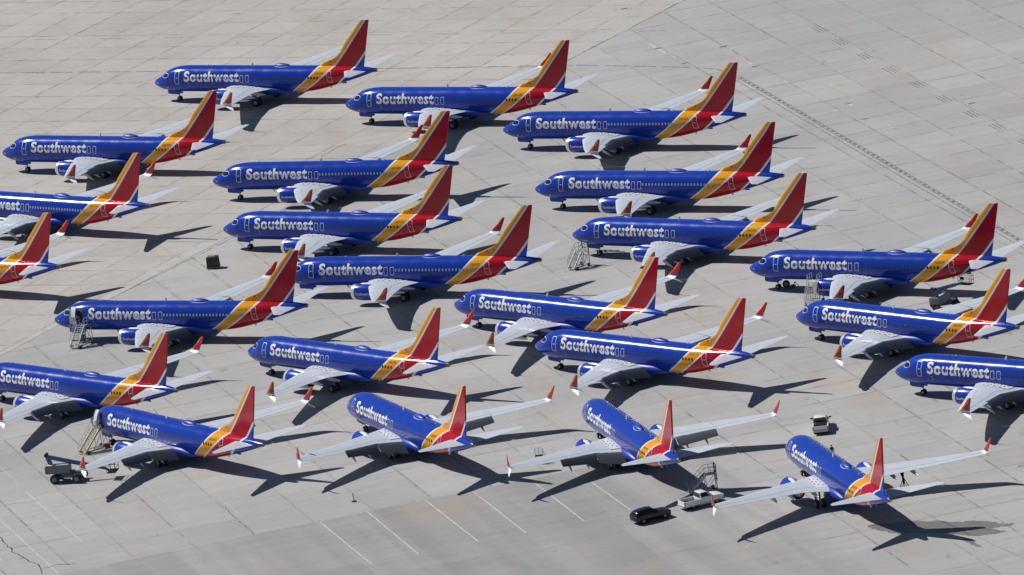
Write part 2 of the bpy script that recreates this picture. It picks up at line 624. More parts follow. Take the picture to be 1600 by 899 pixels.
mb = MB()
for (cx, cy, l, wd) in ((1020, 72, 3.4, .5), (1034, 80, 3.6, .5), (1053, 89, 1.4, .5), (1143, 82, 1.2, .4), (1173, 99, 1.2, .4), (1329, 164, 1.5, .6), (1228, 128, 1.6, .4), (1306, 173, 1.3, .4), (1395, 200, .9, .3)):
    c = ground_at(cx, cy)
    stripe(mb, [c - gt * l / 2, c + gt * l / 2], wd, 'mk_pale', .006)
for (cx, cy) in ((1027, 76), (1070, 99), (1180, 104), (1130, 73), (975, 14), (1352, 186), (1518, 162), (1422, 772), (1597, 728), (1325, 162)):
    c = ground_at(cx, cy)
    stripe(mb, [c - gn * .5, c + gn * .6], .55, 'crackfine', .008)
structure('pavement_patches', mb)

mb = MB()
# converging painted bars in the far right corner
for a, b, wd, mt in (((1560, -14), (1640, 13), .55, 'mk_black'), ((1560, -18), (1642, 10), .8, 'mk_white'), ((1575, -10), (1625, 6), .22, 'mk_black'), ((1588, -8), (1640, 16), .5, 'mk_black')):
    stripe(mb, px(a, b), wd, mt, .004 if mt == 'mk_black' else .008)
structure('corner_chevron_marking', mb)

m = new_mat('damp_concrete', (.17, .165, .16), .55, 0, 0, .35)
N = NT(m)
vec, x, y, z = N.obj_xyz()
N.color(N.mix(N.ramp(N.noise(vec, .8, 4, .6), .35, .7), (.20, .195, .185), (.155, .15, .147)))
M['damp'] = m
mb = MB()
zz = lambda a, b: ground_at(1330 + a / 4.496, 670 + b / 4.496, .004)
rnd = random.Random(5)
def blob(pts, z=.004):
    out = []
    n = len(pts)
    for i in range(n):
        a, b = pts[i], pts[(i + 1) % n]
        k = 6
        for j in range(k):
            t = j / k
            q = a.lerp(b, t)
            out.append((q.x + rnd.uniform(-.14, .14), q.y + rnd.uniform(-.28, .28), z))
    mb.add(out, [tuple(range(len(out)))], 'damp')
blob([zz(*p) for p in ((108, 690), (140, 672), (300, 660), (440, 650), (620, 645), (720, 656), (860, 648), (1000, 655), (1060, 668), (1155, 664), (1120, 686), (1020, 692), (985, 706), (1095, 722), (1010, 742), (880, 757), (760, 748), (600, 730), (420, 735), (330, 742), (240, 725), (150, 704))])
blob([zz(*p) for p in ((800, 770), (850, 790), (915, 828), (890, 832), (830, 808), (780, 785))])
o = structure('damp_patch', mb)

# ------------------------------------------------------------------ the airliner
_ST = np.array([  # station, crown, keel, half width
    (0.00, 2.84, 2.80, .02), (.10, 3.03, 2.60, .26), (.35, 3.24, 2.38, .50), (.8, 3.50, 2.13, .80), (1.4, 3.80, 1.92, 1.09), (1.9, 4.06, 1.78, 1.27),
    (2.4, 4.42, 1.68, 1.43), (2.9, 4.76, 1.60, 1.56), (3.6, 5.05, 1.53, 1.69), (4.5, 5.25, 1.49, 1.79), (5.5, 5.38, 1.47, 1.85), (6.6, 5.43, 1.47, 1.88),
    (9.0, 5.43, 1.47, 1.88), (24.0, 5.43, 1.47, 1.88), (25.5, 5.43, 1.47, 1.88), (27.0, 5.43, 1.54, 1.86), (28.5, 5.43, 1.73, 1.80), (30.0, 5.43, 2.03, 1.69),
    (31.5, 5.42, 2.39, 1.54), (33.0, 5.40, 2.78, 1.36), (34.5, 5.37, 3.18, 1.13), (36.0, 5.33, 3.61, .87), (37.2, 5.26, 3.97, .64), (38.2, 5.16, 4.30, .45), (38.9, 5.05, 4.53, .31), (39.2, 5.00, 4.62, .25)])


def _pchip(xs, ys):
    h = np.diff(xs)
    d = np.diff(ys) / h
    mm = np.zeros_like(ys)
    for i in range(1, len(xs) - 1):
        if d[i - 1] * d[i] > 0:
            w1, w2 = 2 * h[i] + h[i - 1], h[i] + 2 * h[i - 1]
            mm[i] = (w1 + w2) / (w1 / d[i - 1] + w2 / d[i])
    mm[0], mm[-1] = d[0], d[-1]

    def f(x):
        i = int(np.clip(np.searchsorted(xs, x) - 1, 0, len(h) - 1))
        t = (x - xs[i]) / h[i]
        return float((1 + 2 * t) * (1 - t) ** 2 * ys[i] + t * (1 - t) ** 2 * h[i] * mm[i] + t * t * (3 - 2 * t) * ys[i + 1] + t * t * (t - 1) * h[i] * mm[i + 1])
    return f


_fc, _fk, _fa = [_pchip(_ST[:, 0], _ST[:, k]) for k in (1, 2, 3)]


def skin(x, th, off=0.0):
    """point on the fuselage skin; th = 0 port, pi/2 crown"""
    c, k, a = _fc(x), _fk(x), _fa(x)
    mz, h = (c + k) / 2, (c - k) / 2
    p = Vector((x, -a * math.cos(th), mz + h * math.sin(th)))
    if off:
        nn = Vector((0, -math.cos(th) / max(a, .05), math.sin(th) / max(h, .05)))
        e = .05
        p2 = Vector((x + e, -_fa(x + e) * math.cos(th), (_fc(x + e) + _fk(x + e)) / 2 + (_fc(x + e) - _fk(x + e)) / 2 * math.sin(th))) if x + e < 39.2 else p + Vector((e, 0, 0))
        tg = (p2 - p).normalized()
        nn = (nn - tg * nn.dot(tg)).normalized()
        p = p + nn * off
    return p


def th_of(x, z):
    c, k = _fc(x), _fk(x)
    return math.asin(max(-1, min(1, (z - (c + k) / 2) / ((c - k) / 2))))


def rounded(x0, x1, z0, z1, r, n=4, lean=0.0):
    pts = []
    for cx, cz, a0 in ((x1 - r, z1 - r, 0), (x0 + r, z1 - r, 90), (x0 + r, z0 + r, 180), (x1 - r, z0 + r, 270)):
        for i in range(n + 1):
            a = R(a0 + 90 * i / n)
            zq = cz + r * math.sin(a)
            pts.append((cx + r * math.cos(a) + lean * (zq - z0), zq))
    return pts


def patch(mb, outline, off, mat, side=-1, inset=None):
    """a curved panel (or, with inset, just its rim) lying on the fuselage skin"""
    def lift(p):
        q = skin(p[0], th_of(*p), off)
        return (q.x, -side * q.y, q.z)
    n = len(outline)
    cx = sum(p[0] for p in outline) / n
    cz = sum(p[1] for p in outline) / n
    x0, x1 = min(p[0] for p in outline), max(p[0] for p in outline)
    z0, z1 = min(p[1] for p in outline), max(p[1] for p in outline)
    fine = []
    for i in range(n):
        a, b = outline[i], outline[(i + 1) % n]
        k = max(1, int(math.hypot(b[0] - a[0], b[1] - a[1]) / .12))
        fine += [(a[0] + (b[0] - a[0]) * j / k, a[1] + (b[1] - a[1]) * j / k) for j in range(k)]
    nf = len(fine)
    if inset:
        fx, fz = 1 - 2 * inset / (x1 - x0), 1 - 2 * inset / (z1 - z0)
        inner = [(cx + (p[0] - cx) * fx, cz + (p[1] - cz) * fz) for p in fine]
        mb.add([lift(p) for p in fine] + [lift(p) for p in inner], [(i, (i + 1) % nf, nf + (i + 1) % nf, nf + i) for i in range(nf)], mat)
    else:
        K = 4
        vs, fs = [], []
        for k in range(K):
            f = 1 - k / K
            vs += [lift((cx + (p[0] - cx) * f, cz + (p[1] - cz) * f)) for p in fine]
        vs.append(lift((cx, cz)))
        for k in range(K - 1):
            for i in range(nf):
                j = (i + 1) % nf
                fs.append((k * nf + i, k * nf + j, (k + 1) * nf + j, (k + 1) * nf + i))
        for i in range(nf):
            fs.append(((K - 1) * nf + i, (K - 1) * nf + (i + 1) % nf, K * nf))
        mb.add(vs, fs, mat)


_txt = {}


def text_bm(s, bold, spacing=1.0):
    """flat text as a bmesh scaled to the unit square"""
    cu = bpy.data.curves.new('lettering', 'FONT')
    cu.body = s
    cu.size = 1.0
    cu.offset = bold
    cu.space_character = spacing
    cu.resolution_u = 4
    to = bpy.data.objects.new('lettering', cu)
    COL.objects.link(to)
    dg = bpy.context.evaluated_depsgraph_get()
    me = bpy.data.meshes.new_from_object(to.evaluated_get(dg))
    bpy.data.objects.remove(to)
    bpy.data.curves.remove(cu)
    bm = bmesh.new()
    bm.from_mesh(me)
    bpy.data.meshes.remove(me)
    xs = [v.co.x for v in bm.verts]
    ys = [v.co.y for v in bm.verts]
    x0, x1, y0, y1 = min(xs), max(xs), min(ys), max(ys)
    for v in bm.verts:
        v.co = Vector(((v.co.x - x0) / (x1 - x0), (v.co.y - y0) / (y1 - y0), 0))
    for k in range(1, 14):
        bmesh.ops.bisect_plane(bm, geom=bm.verts[:] + bm.edges[:] + bm.faces[:], plane_co=(0, k / 14, 0), plane_no=(0, 1, 0), dist=1e-5)
    return bm


def text_mesh(name, s, fn, mat, bold=0.0, spacing=1.0, shift=XO):
    bm = text_bm(s, bold, spacing)
    for v in bm.verts:
        q = fn(v.co.x, v.co.y)
        v.co = Vector((q[0] - shift, q[1], q[2]))
    me = bpy.data.meshes.new(name)
    bm.to_mesh(me)
    bm.free()
    me.materials.append(M[mat])
    return me


def foil(le, te, up, t, n=9, mat=None):
    """ring of an aerofoil section from leading to trailing edge"""
    le, te, up = Vector(le), Vector(te), Vector(up)
    ch = te - le
    c = ch.length
    ring = []
    fr = [.5 * (1 - math.cos(math.pi * i / n)) for i in range(n + 1)]
    th = [5 * t * (.2969 * math.sqrt(f) - .126 * f - .3516 * f * f + .2843 * f ** 3 - .1015 * f ** 4) for f in fr]
    for f, q in list(zip(fr, th))[::-1]:
        ring.append(le + ch * f + up * (c * (q * 1.1 + .012 * t * 0)))
    for f, q in list(zip(fr, th))[1:]:
        ring.append(le + ch * f - up * (c * q * .9))
    ring[-1] = ring[-1] - up * .012
    return ring


# wing planform: span, leading edge, trailing edge, height, thickness
_WG = ((.9, 13.0, 21.6, 2.22, .13), (1.88, 13.7, 21.5, 2.30, .13), (3.4, 14.55, 21.1, 2.45, .12), (5.2, 15.5, 20.75, 2.62, .115), (8.0, 17.05, 21.4, 2.87, .108),
       (10.3, 18.33, 22.03, 3.08, .10), (13.4, 20.1, 23.05, 3.40, .10), (16.4, 21.95, 24.05, 3.74, .10), (16.95, 22.4, 24.25, 3.84, .10))


def wing_at(y):
    for a, b in zip(_WG[:-1], _WG[1:]):
        if y <= b[0]:
            f = (y - a[0]) / (b[0] - a[0])
            return [a[i] + (b[i] - a[i]) * f for i in range(1, 5)]
    return list(_WG[-1][1:])


def cut_at(y):
    """trailing edge of the fixed wing where the flaps are lowered"""
    return 21.0 + (20.1 - 21.0) * (y - 1.88) / 3.32 if y <= 5.2 else 20.1 + (21.55 - 20.1) * (y - 5.2) / 5.1


PROTO = {}


def parts_common(side):
    """meshes that exist once per side; side = -1 port, +1 starboard"""
    s = side
    P = {}
    for kind in ('clean', 'cut'):
        mb = MB()
        ys = [.9, 1.88, 2.6, 3.4, 4.3, 5.2, 6.6, 8.0, 9.2, 10.2]
        rings = []
        for yq in ys:
            le, te, zq, t = wing_at(yq)
            te0 = te
            if kind == 'cut':
                te = cut_at(max(yq, 1.5))
            tk = t * (te0 - le) / (te - le)
            rings.append(foil((le, s * yq, zq), (te, s * yq, zq - .02), (0, 0, 1), tk))
        if kind == 'cut':
            mb.loft(rings, 'wing')
            rings = []
        for yq in (10.26, 11.8, 13.4, 14.9, 16.4, 16.95):
            le, te, zq, t = wing_at(yq)
            rings.append(foil((le, s * yq, zq), (te, s * yq, zq - .02), (0, 0, 1), t))
        mb.loft(rings, 'wing')
        P['wing_' + kind] = mb.mesh('wing', 40, shift=XO)
    # lowered flaps
    for nm, y0, y1, c0, c1, ang in (('in', 2.0, 5.15, 1.95, 1.6, 39), ('out', 5.3, 10.15, 1.6, 1.15, 37)):
        mb = MB()
        rings = []
        for k in range(5):
            f = k / 4
            yq = y0 + (y1 - y0) * f
            cq = c0 + (c1 - c0) * f
            zq = wing_at(yq)[2] - .05
            le = Vector((cut_at(yq) + .06, s * yq, zq))
            rings.append(foil(le, le + Vector((cq * math.cos(R(ang)), 0, -cq * math.sin(R(ang)))), Vector((math.sin(R(ang)), 0, math.cos(R(ang)))), .14))
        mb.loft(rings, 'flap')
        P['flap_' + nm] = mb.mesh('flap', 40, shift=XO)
    # canoe fairings under the wing, drooped with the flaps or level
    for kind, dr in (('level', 4), ('droop', 34)):
        P['fair_' + kind] = []
        for yq in (3.6, 6.5, 8.9):
            le, te, zq, t = wing_at(yq)
            mb = MB()
            st = []
            piv = Vector((te - 1.7, s * yq, zq - .42))
            L1, L2 = (1.7, 2.3) if yq > 4 else (1.4, 2.3)
            for f, wd, ht in ((-1, .02, .02), (-.8, .12, .12), (-.45, .19, .22), (0, .22, .30)):
                st.append((piv + Vector((f * L1, 0, .12 * -f)), wd, ht))
            for f, wd, ht in ((.35, .21, .29), (.65, .15, .22), (.9, .07, .10), (1.0, .015, .02)):
                st.append((piv + Vector((f * L2 * math.cos(R(dr)), 0, -f * L2 * math.sin(R(dr)))), wd, ht))
            rings = [[p + Vector((0, wd * math.cos(2 * math.pi * i / 10), ht * math.sin(2 * math.pi * i / 10))) for i in range(10)] for p, wd, ht in st]
            mb.loft(rings, 'wing')
            P['fair_' + kind].append(mb.mesh('flap_fairing', 50, shift=XO))
    # split winglet
    mb = MB()
    def wl(secs, cols, rows):
        rings = [foil(a, b, u, t, 6) for a, b, u, t in secs]
        n = len(rings[0])
        vs = [p for r in rings for p in r]
        half = n // 2
        for k in range(len(rings) - 1):
            for i in range(n):
                j = (i + 1) % n
                pos = min(i, n - 1 - i) / half          # 0 trailing edge .. 1 leading edge
                mt = rows(k) or ('orange' if pos > (.70 if k < 4 else .5) else 'red')
                if mt == 'navy' and pos > .6:
                    mt = 'orange'
                mb.add([vs[k * n + i], vs[k * n + j], vs[(k + 1) * n + j], vs[(k + 1) * n + i]], [(0, 1, 2, 3)], mt)
        mb.add(rings[-1], [tuple(range(n))], 'orange' if cols else 'white')
    up1 = Vector((0, -s * .5, .86))
    up2 = Vector((0, -s * .97, .25))
    wl([((22.4, s * 16.95, 3.84), (24.25, s * 16.95, 3.82), (0, 0, 1), .10), ((22.85, s * 17.22, 3.97), (24.45, s * 17.22, 3.97), up1, .09),
        ((23.05, s * 17.33, 4.12), (24.56, s * 17.34, 4.14), up2, .08), ((23.22, s * 17.37, 4.28), (24.63, s * 17.38, 4.31), up2, .08), ((23.95, s * 17.55, 4.95), (24.92, s * 17.56, 5.0), up2, .08),
        ((24.55, s * 17.69, 5.62), (25.18, s * 17.69, 5.64), up2, .08), ((24.92, s * 17.74, 5.95), (25.27, s * 17.74, 5.96), up2, .08)],
       True, lambda k: 'white' if k < 2 else ('navy' if k == 2 else None))
    wl([((22.9, s * 17.08, 3.90), (24.35, s * 17.08, 3.86), (0, 0, 1), .06), ((23.3, s * 17.28, 3.76), (24.48, s * 17.28, 3.74), (0, s * .5, .86), .07),
        ((23.75, s * 17.50, 3.55), (24.80, s * 17.52, 3.52), (0, s * .7, .7), .07), ((24.3, s * 17.68, 3.36), (25.0, s * 17.69, 3.35), (0, s * .7, .7), .08), ((24.75, s * 17.8, 3.18), (25.2, s * 17.8, 3.18), (0, s * .7, .7), .08)], False, lambda k: 'white')
    P['winglet'] = mb.mesh('winglet', 40, shift=XO)
    # white walkway panel at the wing root with dark lashing points
    mb = MB()
    for xa in range(11):
        pass
    NX = 14
    vs, fs = [], []
    for j in range(3):
        yq = 1.95 + (3.15 - 1.95) * j / 2
        le, te, zq, t = wing_at(yq)
        for i in range(NX + 1):
            f = .14 + (.80 - .14) * i / NX
            th = 5 * t * (.2969 * math.sqrt(f) - .126 * f - .3516 * f * f + .2843 * f ** 3 - .1015 * f ** 4)
            vs.append((le + (te - le) * f, s * yq, zq - .02 * f + (te - le) * th * 1.1 + .012))
    for j in range(2):
        for i in range(NX):
            a = j * (NX + 1) + i
            fs.append((a, a + 1, a + NX + 2, a + NX + 1))
    mb.add(vs, fs, 'white')
    for j, i in ((0, 3), (0, 6), (0, 9), (0, 12), (2, 2), (2, 4), (2, 7), (2, 10), (1, 5), (1, 8), (1, 11)):
        q = Vector(vs[j * (NX + 1) + i]) + Vector((0, s * (.18 if j == 0 else -.18 if j == 2 else 0), .03))
        mb.box(q, (.26, .08, .03), 'black')
    P['walkway'] = mb.mesh('walkway_panel', 0, shift=XO)
    # tailplane
    mb = MB()
    rings = []
    for f in (0, .15, .4, .7, .93, 1.0):
        yq = .25 + (7.1 - .25) * f
        tip = 0 if f < 1 else .25
        rings.append(foil((33.75 + 4.30 * f + tip, s * yq, 4.68 + .81 * f), (37.65 + 1.30 * f, s * yq, 4.66 + .81 * f), (0, 0, 1), .085))
    mb.loft(rings, 'wing')
    P['tailplane'] = mb.mesh('horizontal_stabilizer', 40, shift=XO)
    # engine
    ey, ez = s * 4.83, 1.84
    mb = MB()
    mb.lathe([(13.02, 1.075), (13.3, 1.135), (13.7, 1.165), (14.3, 1.17), (15.0, 1.145), (15.7, 1.08), (16.3, 1.0), (16.62, .955)], (.5, ey, ez), (1, 0, 0), 'nacelle', 36, False)
    mb.lathe([(16.62, .955), (16.95, .90), (16.95, .86), (16.3, .90)], (.5, ey, ez), (1, 0, 0), 'chevron', 36, False)
    mb.lathe([(13.02, 1.07), (13.05, .86), (16.4, .80), (16.9, .70)], (.5, ey, ez), (1, 0, 0), 'dark', 36, False)
    P['engine'] = mb.mesh('engine', 40, shift=XO)
    mb = MB()
    mb.lathe([(13.03, .84), (12.75, .85), (12.58, .885), (12.5, .93), (12.52, .975), (12.62, 1.01), (12.8, 1.045), (13.02, 1.078)], (.5, ey, ez), (1, 0, 0), 'lip', 36, False)
    P['lip'] = mb.mesh('inlet_lip', 50, shift=XO)
    mb = MB()
    mb.lathe([(12.95, .02), (13.1, .12), (13.3, .24), (13.32, .85)], (.5, ey, ez), (1, 0, 0), 'fan', 30, False)
    P['fan'] = mb.mesh('fan', 40, shift=XO)
    mb = MB()
    mb.lathe([(16.2, .66), (16.9, .60), (17.5, .47), (17.5, .34), (17.9, .2), (18.1, .03)], (.5, ey, ez), (1, 0, 0), 'steel', 24)
    P['cone'] = mb.mesh('exhaust_cone', 40, shift=XO)
    mb = MB()
    rings = []
    for xq, wd, z0, z1 in ((13.75, .03, 2.92, 2.99), (14.1, .20, 2.90, 3.06), (14.8, .30, 2.80, 3.12), (15.6, .30, 2.55, 3.08), (16.4, .26, 2.3, 2.92), (17.6, .2, 2.15, 2.6), (18.6, .05, 2.3, 2.5)):
        rings.append([Vector((xq + .35, ey + wd * math.cos(2 * math.pi * i / 12), (z0 + z1) / 2 + (z1 - z0) / 2 * math.sin(2 * math.pi * i / 12))) for i in range(12)])
    mb.loft(rings, 'white')
    P['pylon'] = mb.mesh('pylon', 50, shift=XO)

    def eng_text(u, v):
        xq = 13.35 + u * 2.75 if s < 0 else 16.1 - u * 2.75
        f = (xq - 13.3) / 3.3
        rr = 1.135 + .04 * math.sin(math.pi * min(f * 1.6, 1)) - .16 * max(0, f - .45) * 1.5
        th = -.14 + .31 * v
        rr += .05
        return (xq + .5, ey + s * rr * math.cos(th), ez + rr * math.sin(th))
    P['engine_text'] = text_mesh('lettering', 'Southwest.com', eng_text, 'letter', .012, 1.02)
    # main gear
    mb = MB()
    my = s * 2.86
    mb.tube((19.6, my, .56), (19.35, s * 2.75, 2.25), .13, 'strut', 10)
    mb.tube((19.6, my, .6), (19.5, s * 1.7, 1.7), .07, 'strut', 8)
    mb.tube((19.6, my - .45, .56), (19.6, my + .45, .56), .09, 'strut', 8)
    mb.box((19.5, s * 3.32, 1.45), (.9, .05, 1.1), 'navy')
    P['main_gear'] = mb.mesh('main_gear', 35, shift=XO)
    P['main_tyre'] = []
    for dy in (-.43, .43):
        mb = MB()
        mb.lathe([(-.20, .30), (-.2, .42), (-.16, .52), (-.08, .565), (.08, .565), (.16, .52), (.2, .42), (.2, .30)], (19.6, my + dy, .565), (0, 1, 0), 'tyre', 24)
        mb.lathe([(-.215, .27), (-.19, .29), (.19, .29), (.215, .27)], (19.6, my + dy, .565), (0, 1, 0), 'hub', 18)
        P['main_tyre'].append(mb.mesh('tyre', 40, shift=XO))
    return P


PORT, STAR = parts_common(-1), parts_common(1)

# fuselage
mb = MB()
xs = list(np.concatenate([np.array([0, .03, .1, .2, .35, .55, .8]), np.arange(1.1, 7, .35), np.arange(7, 25.5, 1.0), np.arange(25.5, 39.2, .5), [39.2]]))
NR = 56
rings = [[skin(float(x), 2 * math.pi * i / NR) for i in range(NR)] for x in xs]
mb.loft(rings, 'livery')
FUS = mb.mesh('fuselage', 50, shift=XO)
# belly fairing with the wing-root fillet
mb = MB()
rings = []
for xq, hw, zb, zt in ((11.6, .5, 1.46, 1.75), (12.4, 1.35, 1.32, 2.1), (13.4, 1.9, 1.2, 2.45), (15.5, 2.12, 1.13, 2.7), (19.0, 2.15, 1.13, 2.72), (21.0, 2.12, 1.15, 2.75), (22.6, 2.0, 1.22, 2.75), (24.2, 1.7, 1.36, 2.3), (25.6, .6, 1.47, 1.8)):
    ring = []
    for i in range(24):
        a = 2 * math.pi * i / 24
        cx, sx = math.cos(a), math.sin(a)
        e = .75
        ring.append(Vector((xq, hw * math.copysign(abs(cx) ** e, cx), (zb + zt) / 2 + (zt - zb) / 2 * math.copysign(abs(sx) ** e, sx))))
    rings.append(ring)
mb.loft(rings, 'navy')
BELLY = mb.mesh('belly_fairing', 50, shift=XO)
# fin
_LE = ((5.2, 28.7), (5.43, 29.15), (5.6, 29.5), (5.89, 30.15), (6.24, 31.15), (6.6, 32.15), (6.96, 32.8), (7.4, 33.2), (8.69, 34.18), (10.5, 35.85), (12.2, 37.45), (12.39, 37.68))
mb = MB()
rings = []
for zq, le in _LE:
    te = 37.15 + (39.05 - 37.15) * (zq - 5.2) / 7.2
    ht = .30 if zq < 7 else .30 - .19 * (zq - 7) / 5.4
    ring = []
    n = 12
    fr = [.5 * (1 - math.cos(math.pi * i / n)) for i in range(n + 1)]
    pf = []
    for f in fr:
        xq = le + (te - le) * f
        base = 33.0 if zq < 7 else le
        g = max(0.0, min(1.0, (xq - (le if zq >= 7 else 31.5)) / (te - (le if zq >= 7 else 31.5))))
        q = ht * 3.37 * (.2969 * math.sqrt(g) - .126 * g - .3516 * g * g + .2843 * g ** 3 - .1015 * g ** 4) * 2.95 / 2
        q = max(q, min(.10, .35 * (xq - le)), .0)
        pf.append((xq, min(q, ht)))
    pf[-1] = (te, .015)
    for xq, q in pf[::-1]:
        ring.append(Vector((xq, q, zq)))
    for xq, q in pf[1:-1]:
        ring.append(Vector((xq, -q, zq)))
    ring.append(Vector((te, -.015, zq)))
    rings.append(ring)
mb.loft(rings, 'livery')
FIN = mb.mesh('tail_fin', 40, shift=XO)
mb = MB()
mb.lathe([(38.93, .315), (39.19, .262), (39.32, .23), (39.36, .17)], (0, 0, 4.80), (1, 0, 0), 'darksteel', 20, False)
mb.lathe([(39.36, .17), (39.30, .03)], (0, 0, 4.80), (1, 0, 0), 'steel', 20)
TAILCONE = mb.mesh('exhaust_pipe', 40, shift=XO)
# satellite dome on the crown
mb = MB()
rings = []
for k in range(13):
    f = k / 12
    xq = 21.5 + 2.9 * f
    hgt = .37 * math.sin(math.pi * f ** .85) ** .6 if 0 < f < 1 else 0.0
    wd = .56 * math.sin(math.pi * f) ** .5 if 0 < f < 1 else .02
    rings.append([Vector((xq, wd * math.cos(a), _fc(xq) - .14 + (hgt + .14) * max(0, math.sin(a)) - .05 * (math.sin(a) < 0))) for a in [2 * math.pi * i / 16 for i in range(16)]])
mb.loft(rings, 'navy')
DOME = mb.mesh('satellite_dome', 50, shift=XO)
mb = MB()
vs = []
for r in (.56, .63):
    for i in range(28):
        a = 2 * math.pi * i / 28
        xq = 22.95 + (1.50 if r < .65 else 1.57) * math.cos(a)
        yq = r * math.sin(a)
        vs.append((xq, yq, 3.45 + 1.98 * math.sqrt(1 - (yq / 1.88) ** 2) + .012))
mb.add(vs, [(i, (i + 1) % 28, 28 + (i + 1) % 28, 28 + i) for i in range(28)], 'white')
DOMERIM = mb.mesh('dome_rim', 0, shift=XO)


def blade(x, h, c, down=False, lean=.25):
    mb = MB()
    zt = _fk(x) + .03 if down else _fc(x) - .03
    sg = -1 if down else 1
    mb.loft([[Vector((x + lean * f + c * (1 - .4 * f) * q[0], q[1] * .035, zt + sg * h * f)) for q in ((0, 0), (.3, 1), (1, 0), (.3, -1))] for f in (0, 1)], 'white')
    return mb.mesh('antenna', 30, shift=XO)


ANT = [blade(9.6, .16, .25), blade(17.4, .48, .42), blade(27.5, .2, .3), blade(9.3, .42, .36, True, .3), blade(24.9, .3, .3, True)]
# nose gear
mb = MB()
mb.tube((4.07, 0, .36), (3.95, 0, 1.75), .085, 'strut', 10)
mb.tube((4.05, 0, .9), (3.3, 0, 1.55), .05, 'strut', 8)
mb.tube((4.07, -.24, .36), (4.07, .24, .36), .06, 'strut', 8)
mb.box((4.02, 0, 1.05), (.16, .34, .12), 'white')
NG = mb.mesh('nose_gear', 35, shift=XO)
NGT = []
for dy in (-.2, .2):
    mb = MB()
    mb.lathe([(-.1, .18), (-.1, .27), (-.07, .34), (-.03, .355), (.03, .355), (.07, .34), (.1, .27), (.1, .18)], (4.07, dy, .355), (0, 1, 0), 'tyre', 20)
    mb.lathe([(-.11, .15), (-.09, .17), (.09, .17), (.11, .15)], (4.07, dy, .355), (0, 1, 0), 'hub', 14)
    NGT.append(mb.mesh('tyre', 40, shift=XO))
NGD = []
for s in (-1, 1):
    mb = MB()
    mb.loft([[Vector((x0, s * .36, z0)), Vector((x0, s * .40, z0)), Vector((x0, s * .40, z1)), Vector((x0, s * .36, z1))] for x0, z0, z1 in ((2.35, 1.25, 1.70), (2.6, 1.12, 1.70), (4.3, 1.02, 1.55), (4.5, 1.1, 1.5))], 'navy')
    NGD.append(mb.mesh('gear_door', 30, shift=XO))
# port side marks: doors, exits, windows
DOORS = {}


def door_mesh(x0, x1, z0, z1, r, wd=.075, hatch=False, lean=0.0):
    mb = MB()
    o = rounded(x0, x1, z0, z1, r, 4, lean)
    patch(mb, o, .010, 'outline', -1, wd)
    c = ((x0 + x1) / 2, z0 + (z1 - z0) * .50)
    cc = (c[0] + lean * (c[1] - z0), c[1])
    if not hatch:
        patch(mb, rounded(cc[0] - .18, cc[0] + .20, cc[1] - .03, cc[1] + .05, .02, 1), .012, 'outline')
        patch(mb, rounded(cc[0] - .08, cc[0] + .10, cc[1] + .30, cc[1] + .52, .05, 2), .012, 'pane')
    else:
        patch(mb, rounded(cc[0] - .13, cc[0] + .13, cc[1] - .02, cc[1] + .36, .09, 3), .014, 'pane')
    return mb.mesh('door', 40, shift=XO)


DOORS['front'] = door_mesh(4.74, 5.52, 2.97, 4.82, .16)
DOORS['rear'] = door_mesh(31.50, 32.27, 3.18, 4.90, .12, .07, lean=-.13)
EXITS = [door_mesh(16.31, 16.90, 3.30, 4.36, .14, .06, True), door_mesh(17.27, 17.87, 3.31, 4.38, .14, .06, True)]
mb = MB()
patch(mb, rounded(4.74, 5.52, 2.97, 4.82, .16), .012, 'dark')
APERTURE = mb.mesh('doorway', 40, shift=XO)
mb = MB()
# the front door swung forward against the nose, showing its pale lining
rings = []
for xq, off in ((3.70, .42), (3.80, .34), (4.5, .40), (4.6, .48)):
    ring = []
    for k in range(9):
        zq = 2.97 + 1.85 * k / 8
        a = th_of(5.1, zq)
        q = skin(4.2, a, off)
        ring.append(Vector((xq, q.y, q.z)))
    for k in range(8, -1, -1):
        zq = 2.97 + 1.85 * k / 8
        a = th_of(5.1, zq)
        q = skin(4.2, a, off + .12)
        ring.append(Vector((xq, q.y, q.z)))
    rings.append(ring)
mb.loft(rings, 'pale')
q = skin(4.2, th_of(5.1, 3.6), .5)
mb.box((4.15, q.y - .06, 3.55), (.55, .14, .6), 'pale')
mb.bar((4.55, -1.9, 3.9), (4.78, -1.85, 3.9), .08, .1, 'strut')
OPENDOOR = mb.mesh('door', 40, shift=XO)

WIN_X = [5.95 + .508 * k for k in range(48)]
WIN_X = [x for x in WIN_X if x > 6.2 and not (16.1 < x < 18.05) and x < 30.1]


def win_mesh(x, mat):
    mb = MB()
    patch(mb, rounded(x - .125, x + .125, 3.80, 4.15, .1, 3), .016, mat)
    return mb.mesh('window', 40, shift=XO)


WINS = {k: [win_mesh(x, ('black' if x > 28.25 and k == 'pane' else 'pane_text' if x < 16.1 and k == 'pane' else k)) for x in WIN_X] for k in ('shade', 'pane')}
# cockpit glazing: pale surround and dark panes
CKP = []
for s in (-1, 1):
    for pts in (((2.05, 4.14), (2.30, 3.90), (2.84, 3.92), (2.74, 4.36)), ((2.86, 4.37), (2.93, 3.92), (3.30, 4.0), (3.40, 4.28), (3.2, 4.40))):
        mb = MB()
        patch(mb, list(pts), .014, 'glass', s)
        CKP.append(mb.mesh('cockpit_window', 40, shift=XO))
    mb = MB()
    patch(mb, [(1.93, 4.1), (2.2, 3.84), (2.6, 3.78), (3.1, 3.84), (3.5, 4.08), (3.5, 4.34), (3.2, 4.50), (2.75, 4.46), (2.3, 4.33)], .008, 'outline', s, .07)
    CKP.append(mb.mesh('cockpit_surround', 40, shift=XO))
mb = MB()
